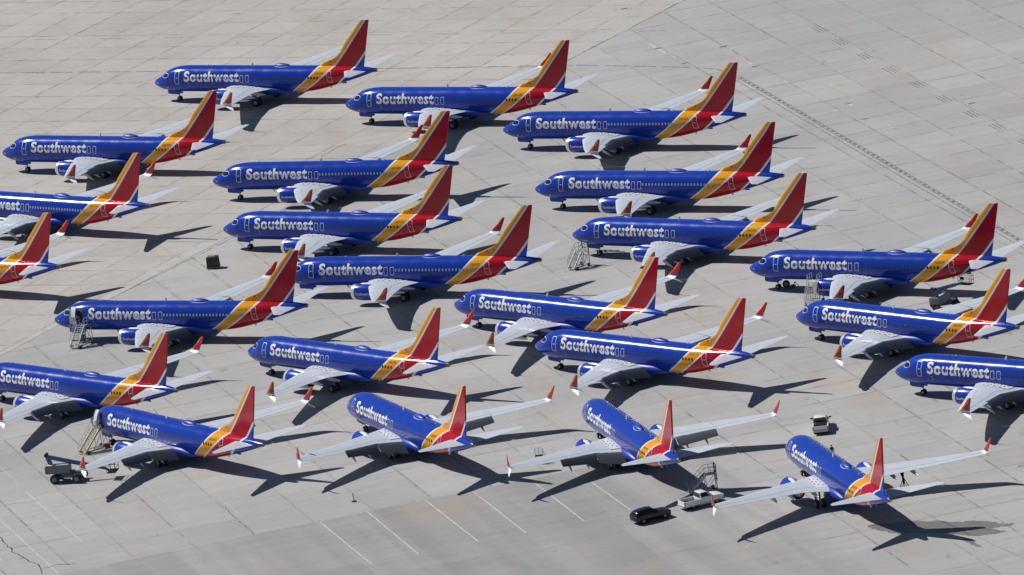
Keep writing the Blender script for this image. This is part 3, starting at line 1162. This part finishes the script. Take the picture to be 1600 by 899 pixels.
# windscreen panes either side of the nose ridge
vs = []
for s in (-1, 1):
    q = [skin(2.02, R(90 - s * 4), .012), skin(2.62, R(90 - s * 4), .012), skin(2.66, R(90 - s * 38), .012), skin(2.16, R(90 - s * 44), .012)]
    mb.add(q, [(0, 1, 2, 3)], 'glass')
CKP.append(mb.mesh('windscreen', 0, shift=XO))


def fus_text(x0, x1, z0, z1, off):
    t0, t1 = th_of(12, z0), th_of(12, z1)

    def f(u, v):
        q = skin(x0 + (x1 - x0) * u, t0 + (t1 - t0) * v, off)
        return (q.x, q.y, q.z)
    return f


TITLE = text_mesh('lettering', 'Southwest', fus_text(6.42, 16.12, 3.36, 4.84, .011), 'letter', .033, 1.09)


def reg_mesh(s):
    t0, t1 = th_of(30, 4.47), th_of(30, 4.74)

    def f(u, v):
        xq = 29.35 + 1.45 * u - .0 * v
        a = t0 + (t1 - t0) * v
        q = skin(xq, a, .012)
        return (q.x, q.y, q.z)
    return text_mesh('registration', s, f, 'regink', .012, 1.05)


mb = MB()
for sd in (-1, 1):
    mb.box((31.45, sd * .118, 6.10), (.26, .012, .24), 'navy')
    for k in range(5):
        mb.box((31.80, sd * .118, 6.0 + k * .05), (.44, .012, .05), ('red', 'white')[k % 2])
FLAG = mb.mesh('flag', 0, shift=XO)
mb = MB()
# small sensors, vents and lamps on the port nose
for xq, zq, a, b, mt in ((1.15, 2.95, .14, .14, 'lip'), (.75, 3.1, .08, .08, 'lip'), (1.2, 2.55, .22, .10, 'pale'), (3.0, 2.35, .24, .14, 'pale'), (7.1, 3.05, .14, .1, 'pale'), (7.15, 2.7, .2, .05, 'pale'), (11.4, 3.05, .1, .06, 'pale')):
    patch(mb, rounded(xq - a / 2, xq + a / 2, zq - b / 2, zq + b / 2, .02, 2), .02, mt)
SENS = mb.mesh('sensor_plates', 0, shift=XO)
mb = MB()
for k in range(5):
    xq = 27.6 + 1.9 * k
mb.box((33.4, 0, 2.83), (.7, .12, .18), 'navy')
mb.box((31.0, 0, 2.2), (.3, .06, .3), 'white')
SKID = mb.mesh('tail_skid', 20, shift=XO)


fade = random.Random(11)


def make_airliner(label, loc, rotz, flaps, light, reg, door_open, group):
    root = thing('airliner', label, 'airliner', loc, rotz, group)
    P = lambda nm, me, par=root: ob(nm, me, par)
    P('fuselage', FUS)
    P('belly_fairing', BELLY)
    P('tail_fin', FIN)
    P('exhaust_pipe', TAILCONE)
    d = P('satellite_dome', DOME)
    P('dome_rim', DOMERIM, d)
    for a in ANT:
        P('antenna', a)
    P('tail_skid', SKID)
    P('sensor_plates', SENS)
    P('flag', FLAG)
    for Q in (PORT, STAR):
        wg = P('wing', Q['wing_cut' if flaps else 'wing_clean'])
        if flaps:
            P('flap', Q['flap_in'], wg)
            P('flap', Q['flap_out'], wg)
        for f in Q['fair_droop' if flaps else 'fair_level']:
            P('flap_fairing', f, wg)
        P('winglet', Q['winglet'], wg)
        P('walkway_panel', Q['walkway'], wg)
        P('horizontal_stabilizer', Q['tailplane'])
        en = P('engine', Q['engine'])
        P('inlet_lip', Q['lip'], en)
        P('fan', Q['fan'], en)
        P('exhaust_cone', Q['cone'], en)
        P('pylon', Q['pylon'], en)
        P('lettering', Q['engine_text'], en)
        mg = P('main_gear', Q['main_gear'])
        for t in Q['main_tyre']:
            P('tyre', t, mg)
    ng = P('nose_gear', NG)
    for t in NGT:
        P('tyre', t, ng)
    for t in NGD:
        P('gear_door', t, ng)
    if door_open:
        P('doorway', APERTURE)
        q = P('door', OPENDOOR)
        q['label'] = 'open front door swung forward, pale lining showing'
    else:
        P('door', DOORS['front'])
    P('door', DOORS['rear'])
    for e in EXITS:
        P('overwing_exit', e)
    for wme in WINS['shade' if light else 'pane']:
        P('window', wme)
    for c in CKP:
        P(c.name.split('.')[0], c)
    P('lettering', TITLE)
    P('registration', reg_mesh(reg))
    f = fade.uniform(.92, 1.0)
    for c in root.children:
        c.color = (f * fade.uniform(.985, 1.0), f, f * fade.uniform(.97, 1.0), 1)
    return root


JETS = [  # x, y of nose foot, heading, flaps lowered, pale window blinds, registration, front door open, label
    (-48.89, 1363.63, -31.98, 0, 0, 'N8716B', 0, 'blue airliner farthest at top left, leftmost of the three in the back row'),
    (-20.59, 1331.11, -31.11, 0, 0, 'N8717M', 0, 'blue airliner, middle one of the three in the back row'),
    (1.72, 1301.06, -29.66, 1, 1, 'N8730Q', 0, 'blue airliner with pale window blinds, rightmost and nearest of the three in the back row'),
    (-71.10, 1329.35, -32.83, 1, 0, 'N8712R', 0, 'blue airliner whose nose almost touches the left edge, below the farthest one'),
    (-40.14, 1292.86, -27.09, 1, 1, 'N8710M', 0, 'blue airliner with pale blinds, topmost of the three overlapping jets left of centre'),
    (5.00, 1261.55, -30.60, 0, 1, 'N8724J', 0, 'blue airliner with pale blinds, directly behind the one with stairs and tow bar'),
    (-78.61, 1299.62, -40.83, 1, 1, 'N8719Q', 0, 'blue airliner cut by the left edge, only the end of its title in view'),
    (-90.66, 1269.99, -41.04, 1, 1, 'N8711Q', 0, 'blue airliner of which only the tail shows at the left edge'),
    (-38.66, 1262.29, -32.76, 0, 0, 'N8731J', 0, 'blue airliner, middle one of the three overlapping jets left of centre'),
    (-30.39, 1229.89, -27.91, 0, 1, 'N8737L', 0, 'blue airliner, lowest of the three overlapping jets left of centre, nose behind a tail fin'),
    (9.12, 1231.70, -35.40, 1, 0, 'N8720L', 0, 'blue airliner with grey stairs and a tow bar beside its nose'),
    (31.58, 1199.72, -33.80, 1, 0, 'N8737R', 0, 'blue airliner at far right with a wheel dolly beside its nose wheel'),
    (-61.64, 1222.10, -28.83, 1, 1, 'N8717Q', 1, 'blue airliner with open front door and steep pale stairs under it'),
    (-7.78, 1201.06, -46.14, 0, 0, 'N8733L', 0, 'blue airliner at the centre with the brightest sun streak along its roof'),
    (2.10, 1173.34, -46.23, 1, 0, 'N8711Q', 0, 'blue airliner just below centre with lowered flaps, nose overlapping the sunlit one'),
    (36.03, 1170.69, -47.02, 1, 0, 'N8728K', 0, 'blue airliner at right standing in front of a blue boom lift with grey hood'),
    (-35.39, 1190.46, -48.36, 0, 0, 'N8730L', 0, 'blue airliner left of centre with raised flaps, behind the two lowest left jets'),
    (-71.19, 1195.34, -47.18, 1, 0, 'N8735Q', 0, 'blue airliner with lowered flaps and nose cut by the left edge'),
    (-55.81, 1165.25, -55.34, 1, 0, 'N8719D', 1, 'blue airliner with open front door and tall yellowish rolling stairs'),
    (-22.41, 1155.28, -67.31, 1, 0, 'N8709R', 0, 'blue airliner turned away, lowest row, right of the one at the yellowish stairs'),
    (7.41, 1136.81, -75.18, 1, 0, 'N8731Q', 0, 'blue airliner turned away, its tail pointing towards the white pickup and black car'),
    (31.35, 1106.11, -75.51, 0, 0, 'N8715N', 0, 'blue airliner turned away at bottom right with a damp patch under its tail'),
    (46.47, 1135.90, -40.86, 1, 0, 'N8724H', 0, 'blue airliner at the right edge with only its front half in view'),
]
for (jx, jy, hd, fl, li, rg, do, lab) in JETS:
    a = R(hd)
    make_airliner(lab, (jx + math.cos(a) * XO, jy + math.sin(a) * XO, 0), a, fl, li, rg, do, 'blue airliners parked on the apron')


# ------------------------------------------------------------------ ground equipment
def wheel(name, par, c, r, wd, axis=(0, 1, 0), hub='hub'):
    mb = MB()
    h = wd / 2
    mb.lathe([(-h, r * .55), (-h, r * .85), (-h * .7, r), (h * .7, r), (h, r * .85), (h, r * .55)], c, axis, 'tyre', 18)
    mb.lathe([(-h * 1.04, r * .5), (-h * .9, r * .56), (h * .9, r * .56), (h * 1.04, r * .5)], c, axis, hub, 14)
    return ob(name, mb.mesh(name, 40), par)


def stairs(label, loc, rotz, rise=2.7, run=2.6, wide=1.15, rail='rail', cage=None, step='galv', plat=1.3, group='rolling stairs on the apron'):
    """rolling stairs: +x climbs; stringers, treads, rails, platform on legs, wheels, draw bar"""
    t = thing('boarding_stairs', label, 'stairs', loc, rotz, group)
    w2 = wide / 2
    mb = MB()
    for s in (-1, 1):
        mb.bar((0, s * w2, .25), (run, s * w2, rise), .06, .22, step)
        mb.bar((-.1, s * w2, .25), (run + plat, s * w2, .25), .08, .12, 'galv')
        for xq in (run, run + plat):
            mb.bar((xq, s * w2, .25), (xq, s * w2, rise), .07, .07, 'galv')
        mb.bar((run, s * w2, .3), (run + plat, s * w2, rise * .9), .05, .05, 'galv')
        mb.bar((run * .5, s * w2, .25), (run, s * w2, rise * .7), .05, .05, 'galv')
    for xq in (-.1, run, run + plat):
        mb.bar((xq, -w2, .25), (xq, w2, .25), .08, .1, 'galv')
    mb.bar((run + plat, -w2, .4), (run + plat, w2, rise * .8), .05, .05, 'galv')
    ob('frame', mb.mesh('frame', 20), t)
    mb = MB()
    n = int(rise / .23)
    for k in range(1, n):
        f = k / n
        mb.box((run * f, 0, .25 + (rise - .25) * f), (.26, wide - .08, .045), step)
    ob('treads', mb.mesh('treads', 20), t)
    mb = MB()
    mb.box((run + plat / 2, 0, rise), (plat, wide, .07), step)
    ob('platform', mb.mesh('platform', 20), t)
    for s in (-1, 1):
        mb = MB()
        y0 = s * (w2 + .04)
        for hh in (.55, 1.05):
            mb.path([(0, y0, .25 + hh), (run, y0, rise + hh), (run + plat, y0, rise + hh)], .026, cage or rail, 6)
        for k in range(5):
            f = k / 4
            mb.tube((run * f, y0, .3 + (rise - .3) * f), (run * f, y0, 1.3 + (rise - .25) * f), .024, rail, 6)
        for xq in (run + plat * .5, run + plat):
            mb.tube((xq, y0, rise), (xq, y0, rise + 1.05), .026, cage or rail, 6)
        ob('handrail', mb.mesh('handrail', 40), t)
    if cage:
        mb = MB()
        xe = run + plat + .06
        for k in range(5):
            zq = rise - .8 + .5 * k
            mb.tube((xe, -w2, zq), (xe, w2, zq), .05, cage, 6)
        for s in (-1, 1):
            mb.tube((xe, s * w2, rise - .8), (xe, s * w2, rise + 1.2), .055, cage, 6)
        ob('end_gate', mb.mesh('end_gate', 40), t)
    for xq in (.5, run + plat - .35):
        for s in (-1, 1):
            wheel('wheel', t, (xq, s * (w2 + .12), .24), .24, .16)
    mb = MB()
    mb.path([(-.1, 0, .28), (-1.3, 0, .12)], .03, rail, 6)
    ob('draw_bar', mb.mesh('draw_bar', 40), t)
    return t


g = ground_at
p = g(893, 423)
stairs('grey rolling stairs with a dark end gate, free standing beside an airliner nose', p, R(42), 2.2, 1.7, 1.15, 'rail', 'darkrail')
p = g(116, 546)
stairs('steep pale stairs leading up to the open front door of the airliner on the left', p, R(52), 2.75, 2.0, 1.3, 'rail', None)
p = g(129, 711)
stairs('tall rolling stairs with thin yellowish rails at the open door of the lower left airliner', p, R(40), 2.75, 2.8, 1.3, 'railyel', None, 'railyel')
p = g(1078, 772)
stairs('rolling stairs with a dark square end gate, standing behind the white pickup', p, R(8), 2.1, 2.1, 1.2, 'galv', 'darkrail')
p = g(1265, 480)
stairs('white lattice stairs between an engine and the nose of the jet in front, at right', p, R(62), 2.8, 1.9, 1.3, 'rail', None, 'rail')


def boom_lift(label, loc, rotz, swing, lift, group='boom lifts on the apron'):
    t = thing('boom_lift', label, 'boom lift', loc, rotz, group)
    mb = MB()
    mb.box((0, 0, .82), (3.0, 1.3, .5), 'liftblue')
    mb.box((0, 0, 1.12), (1.3, 1.1, .2), 'liftblue')
    for s in (-1, 1):
        mb.bar((s * 1.35, -1.05, .55), (s * 1.35, 1.05, .55), .22, .22, 'liftblue')
        mb.box((s * 1.1, 0, .75), (.7, 1.7, .18), 'liftblue')
    ob('chassis', mb.mesh('chassis', 30, .03), t)
    for sx in (-1, 1):
        for sy in (-1, 1):
            wheel('wheel', t, (sx * 1.35, sy * 1.02, .55), .55, .42, (0, 1, 0), 'liftgrey')
    rt = Matrix.Rotation(swing, 3, 'Z')
    up = lambda x, y, z: rt @ Vector((x, y, z))
    mb = MB()
    mb.box(up(-1.0, -.4, 1.62), (2.7, .7, .95), 'liftgrey', rt)
    mb.box(up(-1.0, .5, 1.55), (2.5, .6, .8), 'liftblue', rt)
    mb.box(up(-1.0, -.4, 2.12), (2.6, .74, .07), 'pale', rt)
    mb.box(up(-2.35, 0, 1.6), (.35, 1.5, .85), 'liftgrey', rt)
    ob('turntable', mb.mesh('turntable', 30, .04), t)
    mb = MB()
    mb.bar(up(-1.9, -.05, 2.1), up(-2.2, -.05, 3.05), .42, .42, 'liftblue')
    e = up(-2.2, -.05, 3.05)
    f = up(2.6, -.05, 3.05 + lift)
    mb.bar(e, f, .34, .42, 'liftblue')
    f2 = up(4.4, -.05, 3.05 + lift * 1.38)
    mb.bar(f, f2, .24, .30, 'liftblue')
    mb.tube(up(-2.3, -.35, 3.25), up(-2.3, .0, 3.25), .2, 'black', 12)
    mb.tube(up(-2.3, .1, 3.25), up(-2.3, .4, 3.25), .2, 'black', 12)
    mb.tube(up(-.9, -.05, 2.0), up(.8, -.05, 2.9 + lift * .55), .09, 'galv', 8)
    ob('boom', mb.mesh('boom', 30, .02), t)
    mb = MB()
    b = f2 + up(.25, -.05, -.35)
    mb.bar(f2, b + up(.1, 0, .1), .16, .2, 'black')
    mb.box(b + up(.55, 0, 0), (1.0, 1.8, .08), 'black', rt)
    cs = [(.05, -.9), (1.05, -.9), (1.05, .9), (.05, .9)]
    for k in range(4):
        a_, b_ = cs[k], cs[(k + 1) % 4]
        for hh in (.5, 1.05):
            mb.tube(b + up(a_[0], a_[1], hh), b + up(b_[0], b_[1], hh), .03, 'darkrail', 6)
        mb.tube(b + up(a_[0], a_[1], 0), b + up(a_[0], a_[1], 1.05), .03, 'darkrail', 6)
    mb.tube(b + up(.55, -.9, 0), b + up(.55, -.9, 1.05), .03, 'darkrail', 6)
    mb.tube(b + up(.55, .9, 0), b + up(.55, .9, 1.05), .03, 'darkrail', 6)
    mb.box(b + up(.12, .3, .85), (.2, .5, .35), 'black', rt)
    ob('basket', mb.mesh('basket', 30), t)
    return t


o = boom_lift('blue boom lift with its boom reaching right under a winglet to a caged basket', g(109, 752), R(-20), R(8), -1.35)
o.scale = (1.12, 1.12, 1.12)
boom_lift('blue boom lift with grey hood standing behind the wing of a right-hand airliner', g(1478, 482), R(5), R(48), -.6)


def car_body(st, mat, nm='body'):
    """st: x, half width at sill, half width at belt, half width at roof, z sill, z belt, z top"""
    mb = MB()
    rings = []
    for x, ws, wb, wt, zs, zb, zt in st:
        pts = [(ws * .92, zs), (ws, zs + .12), (wb, zs + .45 * (zb - zs) + .06), (wb * .985, zb)]
        if zt > zb + .02:
            pts += [(wt + .05, zt - .08), (wt - .06, zt)]
        else:
            pts += [(wb * .93, zb + .03), (wb * .82, zb + .045)]
        ring = [Vector((x, a, b)) for a, b in pts] + [Vector((x, -a, b)) for a, b in pts[::-1]]
        rings.append(ring)
    mb.loft(rings, mat)
    return mb.mesh(nm, 38)


def glass(par, name, pts):
    mb = MB()
    mb.add(pts, [tuple(range(len(pts)))], 'glass')
    ob(name, mb.mesh(name, 0), par)


def wheels4(t, xf, xr, y, r, hub='hub'):
    for xq in (xf, xr):
        for s in (-1, 1):
            wheel('wheel', t, (xq, s * y, r), r, .24, (0, 1, 0), hub)


def arches(t, xf, xr, y, r):
    for xq in (xf, xr):
        for s in (-1, 1):
            mb = MB()
            mb.lathe([(-.02, r * 1.22), (.0, r * 1.22)], (xq, s * (y + .085), r * 1.02), (0, 1, 0), 'black', 20)
            ob('wheel_arch', mb.mesh('wheel_arch', 20), t)


def suv(label, loc, rotz):
    t = thing('parked_car', label, 'car', loc, rotz)
    st = [(2.42, .62, .70, .6, .42, .72, .72), (2.36, .80, .84, .7, .34, .86, .86), (2.05, .90, .93, .7, .30, 1.0, 1.0), (1.0, .93, .97, .7, .28, 1.08, 1.08), (.82, .93, .97, .70, .28, 1.09, 1.14),
          (.05, .93, .98, .68, .28, 1.10, 1.62), (-.35, .93, .98, .68, .28, 1.10, 1.72), (-1.5, .93, .98, .68, .28, 1.13, 1.70), (-2.0, .93, .97, .66, .30, 1.15, 1.60), (-2.22, .92, .95, .66, .34, 1.16, 1.48), (-2.42, .84, .90, .7, .40, 1.12, 1.14), (-2.48, .76, .80, .7, .48, .80, .80)]
    ob('body', car_body(st, 'carblack'), t)
    for s in (-1, 1):
        for x0, x1 in ((.42, -.45), (-.52, -1.42), (-1.5, -1.98)):
            yb, yt = .985, .765
            glass(t, 'side_window', [Vector((x0, s * yb, 1.16)), Vector((x1, s * yb, 1.17)), Vector((x1 + .02, s * yt, 1.56 if x1 > -1.9 else 1.46)), Vector((x0 - (.3 if x0 > 0 else .02), s * yt, 1.56))])
        mb = MB()
        mb.box((.62, s * 1.06, 1.16), (.16, .22, .15), 'carblack')
        ob('mirror', mb.mesh('mirror', 30, .03), t)
        mb = MB()
        mb.box((2.26, s * .68, .82), (.22, .34, .14), 'lamp_clear')
        ob('headlight', mb.mesh('headlight', 30, .03), t)
        mb = MB()
        mb.box((-2.38, s * .74, 1.02), (.16, .26, .2), 'lamp_red')
        ob('tail_light', mb.mesh('tail_light', 30, .03), t)
    glass(t, 'windscreen', [Vector((.80, -.80, 1.18)), Vector((.80, .80, 1.18)), Vector((.10, .62, 1.635)), Vector((.10, -.62, 1.635))])
    glass(t, 'rear_window', [Vector((-2.44, -.72, 1.2)), Vector((-2.44, .72, 1.2)), Vector((-2.24, .6, 1.47)), Vector((-2.24, -.6, 1.47))])
    mb = MB()
    mb.box((-.35, 0, 1.735), (.7, .6, .012), 'glass')
    ob('sunroof', mb.mesh('sunroof', 0), t)
    wheels4(t, 1.48, -1.48, .82, .37)
    arches(t, 1.48, -1.48, .80, .37)
    return t


def pickup(label, loc, rotz, long=1.0, tonneau=False, crew=False):
    t = thing('pickup_truck', label, 'pickup truck', loc, rotz, 'white pickups')
    bx = -.95 if crew else -.55         # back of the cab
    st = [(2.62, .74, .78, .7, .45, .80, .80), (2.55, .90, .92, .7, .40, 1.0, 1.0), (2.2, .95, .98, .7, .38, 1.10, 1.10), (1.25, .96, 1.0, .7, .36, 1.18, 1.18), (1.1, .96, 1.0, .72, .36, 1.19, 1.24),
          (.55, .96, 1.0, .72, .36, 1.20, 1.72), (.3, .96, 1.0, .72, .36, 1.20, 1.84), (bx + .12, .96, 1.0, .72, .36, 1.20, 1.84), (bx - .02, .96, 1.0, .74, .36, 1.20, 1.78), (bx - .06, .96, 1.0, .7, .36, 1.12, 1.12)]
    ob('cab', car_body(st, 'carwhite', 'cab'), t)
    mb = MB()
    x1 = -2.75
    L = bx - .10 - x1
    cx = (bx - .10 + x1) / 2
    for s in (-1, 1):
        mb.box((cx, s * .93, .80), (L, .12, .66), 'carwhite')
    mb.box((cx, 0, .62), (L, 1.84, .08), 'black')
    mb.box((cx, 0, .46), (L, 1.7, .22), 'black')
    mb.box((bx - .13, 0, .86), (.06, 1.8, .52), 'carwhite')
    if tonneau:
        mb.box((cx, 0, 1.10), (L - .1, 1.74, .05), 'black')
    ob('cargo_bed', mb.mesh('cargo_bed', 30, .02), t)
    mb = MB()
    mb.box((x1 - .02, 0, .85), (.08, 1.74, .56), 'carwhite')
    ob('tailgate', mb.mesh('tailgate', 30, .02), t)
    for xq in (2.62, -2.86):
        mb = MB()
        mb.box((xq, 0, .55), (.18, 1.86, .2), 'galv' if xq < 0 else 'liftgrey')
        ob('bumper', mb.mesh('bumper', 30, .03), t)
    for s in (-1, 1):
        wins = ((.62, -.48),) if not crew else ((.62, -.1), (-.18, -.88))
        for x0, xb in wins:
            glass(t, 'side_window', [Vector((x0, s * 1.008, 1.26)), Vector((xb, s * 1.008, 1.26)), Vector((xb + .02, s * .80, 1.72)), Vector((x0 - (.28 if x0 > 0 else .02), s * .80, 1.72))])
        mb = MB()
        mb.box((.86, s * 1.16, 1.28), (.12, .30, .2), 'black')
        ob('mirror', mb.mesh('mirror', 30, .03), t)
        mb = MB()
        mb.box((2.5, s * .76, .92), (.2, .32, .18), 'lamp_clear')
        ob('headlight', mb.mesh('headlight', 30, .03), t)
        mb = MB()
        mb.box((x1 - .02, s * .93, .9), (.1, .14, .4), 'lamp_red')
        ob('tail_light', mb.mesh('tail_light', 30, .02), t)
    glass(t, 'windscreen', [Vector((1.09, -.84, 1.28)), Vector((1.09, .84, 1.28)), Vector((.56, .68, 1.745)), Vector((.56, -.68, 1.745))])
    glass(t, 'rear_window', [Vector((bx - .085, -.84, 1.20)), Vector((bx - .085, .84, 1.20)), Vector((bx - .06, .70, 1.74)), Vector((bx - .06, -.70, 1.74))])
    wheels4(t, 1.62, -1.62, .84, .39)
    arches(t, 1.62, -1.62, .83, .39)
    return t


a, b = g(1000, 818), g(1036, 808)
suv('black sport utility car parked below the white pickup on the grey paving', (a + b) / 2, R(26))
a, b = g(1081, 794), g(1114.4, 785)
pickup('white pickup seen from its right side beside the rolling stairs, bed dark and empty', (a + b) / 2, R(24))
a = g(1284, 671)
pickup('white pickup seen from behind, parked above the bottom right airliner', a, R(85), 1, True, True)

# covered equipment cage
t = thing('equipment_cart', 'dark covered equipment cart on a low frame, alone on the open apron left of centre', 'cart', g(334, 419), R(-14))
mb = MB()
mb.box((0, 0, .22), (1.75, 1.3, .12), 'timber')
for sx in (-1, 1):
    for sy in (-1, 1):
        mb.bar((sx * .8, sy * .58, .1), (sx * .72, sy * .55, 1.75), .07, .07, 'darkrail')
ob('frame', mb.mesh('frame', 20), t)
mb = MB()
mb.box((0, 0, .98), (1.52, 1.16, 1.36), 'crate', None, .93)
mb.box((0, 0, 1.70), (1.2, .9, .1), 'liftgrey', None, .8)
ob('cover', mb.mesh('cover', 30, .04), t)
for sx in (-1, 1):
    for sy in (-1, 1):
        wheel('wheel', t, (sx * .62, sy * .56, .14), .14, .1)

# low work platform
t = thing('work_platform', 'small work stand with black deck and thin wire rails beyond a winglet tip', 'work stand', g(844, 724), R(-5))
mb = MB()
mb.box((0, 0, 1.0), (.95, .7, .06), 'black')
ob('deck', mb.mesh('deck', 20), t)
mb = MB()
for sx in (-1, 1):
    for sy in (-1, 1):
        mb.tube((sx * .62, sy * .5, .05), (sx * .46, sy * .34, 1.0), .025, 'galv', 6)
    mb.tube((sx * .6, -.48, .1), (sx * .6, .48, .1), .025, 'galv', 6)
ob('frame', mb.mesh('frame', 30), t)
mb = MB()
for sx in (-1, 0, 1):
    for sy in (-1, 1):
        mb.tube((sx * .46, sy * .34, 1.0), (sx * .46, sy * .34, 1.95), .022, 'galv', 6)
for hh in (1.5, 1.95):
    mb.tube((-.46, -.34, hh), (-.46, .34, hh), .022, 'galv', 6)
for sy in (-1, 1):
    for hh in (1.5, 1.95):
        mb.tube((-.46, sy * .34, hh), (.46, sy * .34, hh), .022, 'galv', 6)
ob('guard_rail', mb.mesh('guard_rail', 30), t)
mb = MB()
for sy in (-1, 1):
    mb.tube((1.1, sy * .3, .05), (.46, sy * .3, 1.8), .022, 'galv', 6)
for k in range(4):
    f = (k + 1) / 6
    mb.tube((1.1 - .64 * f, -.3, .05 + 1.75 * f), (1.1 - .64 * f, .3, .05 + 1.75 * f), .02, 'galv', 6)
ob('ladder', mb.mesh('ladder', 30), t)

# thin marker post
t = thing('marker_post', 'thin black post on a round base at the edge of the grey paving', 'post', g(553.5, 784))
mb = MB()
mb.lathe([(0, .34), (.06, .34), (.1, .2), (.1, .05)], (0, 0, 0), (0, 0, 1), 'black', 18)
ob('base', mb.mesh('base', 30), t)
mb = MB()
mb.tube((0, 0, .08), (-.04, 0, 1.08), .05, 'black', 8)
ob('pole', mb.mesh('pole', 30), t)

# tripod jack under the far wing of the nearest jet
t = thing('tripod_jack', 'black tripod jack standing behind the wing of the bottom right airliner', 'jack', g(1413.5, 763))
mb = MB()
mb.tube((0, 0, .6), (-.1, 0, 2.2), .14, 'black', 10)
mb.tube((-.08, 0, 1.6), (-.14, 0, 2.5), .2, 'black', 10, .26)
ob('ram', mb.mesh('ram', 30), t)
for k in range(3):
    an = R(90 + 120 * k)
    mb = MB()
    e = Vector((.75 * math.cos(an), .75 * math.sin(an), .03))
    mb.tube(e, (0, 0, 1.35), .05, 'black', 6)
    mb.tube(e, (0, 0, .6), .035, 'black', 6)
    mb.lathe([(0, .13), (.04, .13)], e - Vector((0, 0, .03)), (0, 0, 1), 'black', 12)
    ob('leg', mb.mesh('leg', 30), t)

# wheel dolly beside a nose wheel
t = thing('wheel_dolly', 'low dark dolly with a big tyre lying beside a nose wheel at right', 'dolly', g(1231, 450), R(-5))
mb = MB()
mb.box((.35, 0, .22), (1.5, .7, .1), 'liftblue')
mb.bar((.75, 0, .25), (1.05, 0, .75), .12, .12, 'black')
mb.tube((1.05, 0, .7), (1.5, 0, .1), .05, 'galv', 8)
ob('frame', mb.mesh('frame', 20), t)
wheel('spare_tyre', t, (-.15, 0, .56), .5, .34)
for s in (-1, 1):
    wheel('wheel', t, (.6, s * .42, .16), .16, .1)

# tow bar lying at the nose gear
t = thing('tow_bar', 'long dark and yellow tow bar lying beside the nose gear near the grey stairs', 'tow bar', g(955, 396), R(-33))
mb = MB()
mb.tube((-2.6, -.28, .34), (2.4, -.28, .34), .055, 'yel', 8)
mb.tube((-2.6, .28, .34), (1.2, .28, .34), .05, 'darkrail', 8)
for xq in (-2.2, 0, 1.1):
    mb.bar((xq, -.28, .34), (xq, .28, .34), .08, .08, 'darkrail')
ob('bars', mb.mesh('bars', 30), t)
for s in (-1, 1):
    wheel('wheel', t, (-1.2, s * .45, .18), .18, .12)

# small red hitch cart by the rolling stairs
t = thing('hitch_cart', 'small red tow hitch cart on the ground by the yellowish stairs', 'cart', g(166, 700), R(15))
mb = MB()
mb.box((0, 0, .42), (.7, .45, .32), 'red')
mb.bar((-.3, 0, .35), (-1.7, 0, .22), .09, .09, 'galv')
mb.bar((.3, 0, .4), (.8, 0, .3), .08, .08, 'darkrail')
ob('frame', mb.mesh('frame', 20, .02), t)
for s in (-1, 1):
    wheel('wheel', t, (.05, s * .32, .2), .2, .12)

# ------------------------------------------------------------------ the person behind the nearest jet
t = thing('person', 'person in dark clothes standing beyond the fuselage of the bottom right airliner', 'person', g(1301.5, 717), R(-100))
J = {'pel': (0, 0, .95, .15), 'wst': (0, 0, 1.1, .135), 'chs': (0, 0, 1.32, .155), 'nk': (.01, 0, 1.48, .06), 'hd0': (.03, 0, 1.57, .075), 'hd1': (.02, 0, 1.70, .085),
     'shl': (0, .18, 1.42, .07), 'ell': (-.03, .26, 1.14, .05), 'wrl': (.08, .25, .90, .04), 'hal': (.11, .24, .82, .04),
     'shr': (0, -.18, 1.42, .07), 'elr': (-.02, -.27, 1.14, .05), 'wrr': (.1, -.22, .92, .04), 'har': (.13, -.2, .84, .04),
     'hpl': (0, .09, .88, .10), 'knl': (.03, .11, .50, .07), 'anl': (0, .12, .09, .05), 'ftl': (.15, .14, .045, .045),
     'hpr': (0, -.09, .88, .10), 'knr': (.01, -.11, .50, .07), 'anr': (-.04, -.12, .09, .05), 'ftr': (.11, -.14, .045, .045)}
E_ = [('pel', 'wst'), ('wst', 'chs'), ('chs', 'nk'), ('nk', 'hd0'), ('hd0', 'hd1')]
for s in 'lr':
    E_ += [('chs', 'sh' + s), ('sh' + s, 'el' + s), ('el' + s, 'wr' + s), ('wr' + s, 'ha' + s), ('pel', 'hp' + s), ('hp' + s, 'kn' + s), ('kn' + s, 'an' + s), ('an' + s, 'ft' + s)]
ks = list(J)
me = bpy.data.meshes.new('body')
me.from_pydata([J[k][:3] for k in ks], [(ks.index(a), ks.index(b)) for a, b in E_], [])
bo = bpy.data.objects.new('body', me)
COL.objects.link(bo)
bo.modifiers.new('skin', 'SKIN')
for v, k in zip(me.skin_vertices[0].data, ks):
    v.radius = (J[k][3], J[k][3])
    v.use_root = (k == 'pel')
sb = bo.modifiers.new('sub', 'SUBSURF')
sb.levels = sb.render_levels = 2
dg = bpy.context.evaluated_depsgraph_get()
me2 = bpy.data.meshes.new_from_object(bo.evaluated_get(dg))
bpy.data.objects.remove(bo)
me2.name = 'body'
me2.materials.clear()
me2.materials.append(M['cloth'])
me2.materials.append(M['skin'])
for p in me2.polygons:
    p.use_smooth = True
    c = p.center
    p.material_index = 1 if (c.z > 1.5 or (c.z < .88 and c.z > .7 and abs(c.y) > .17)) else 0
ob('body', me2, t)
mb = MB()
mb.lathe([(0, .098), (.05, .10), (.10, .075), (.125, .02)], (.012, 0, 1.66), (0, 0, 1), 'black', 14)
ob('hair', mb.mesh('hair', 60), t)
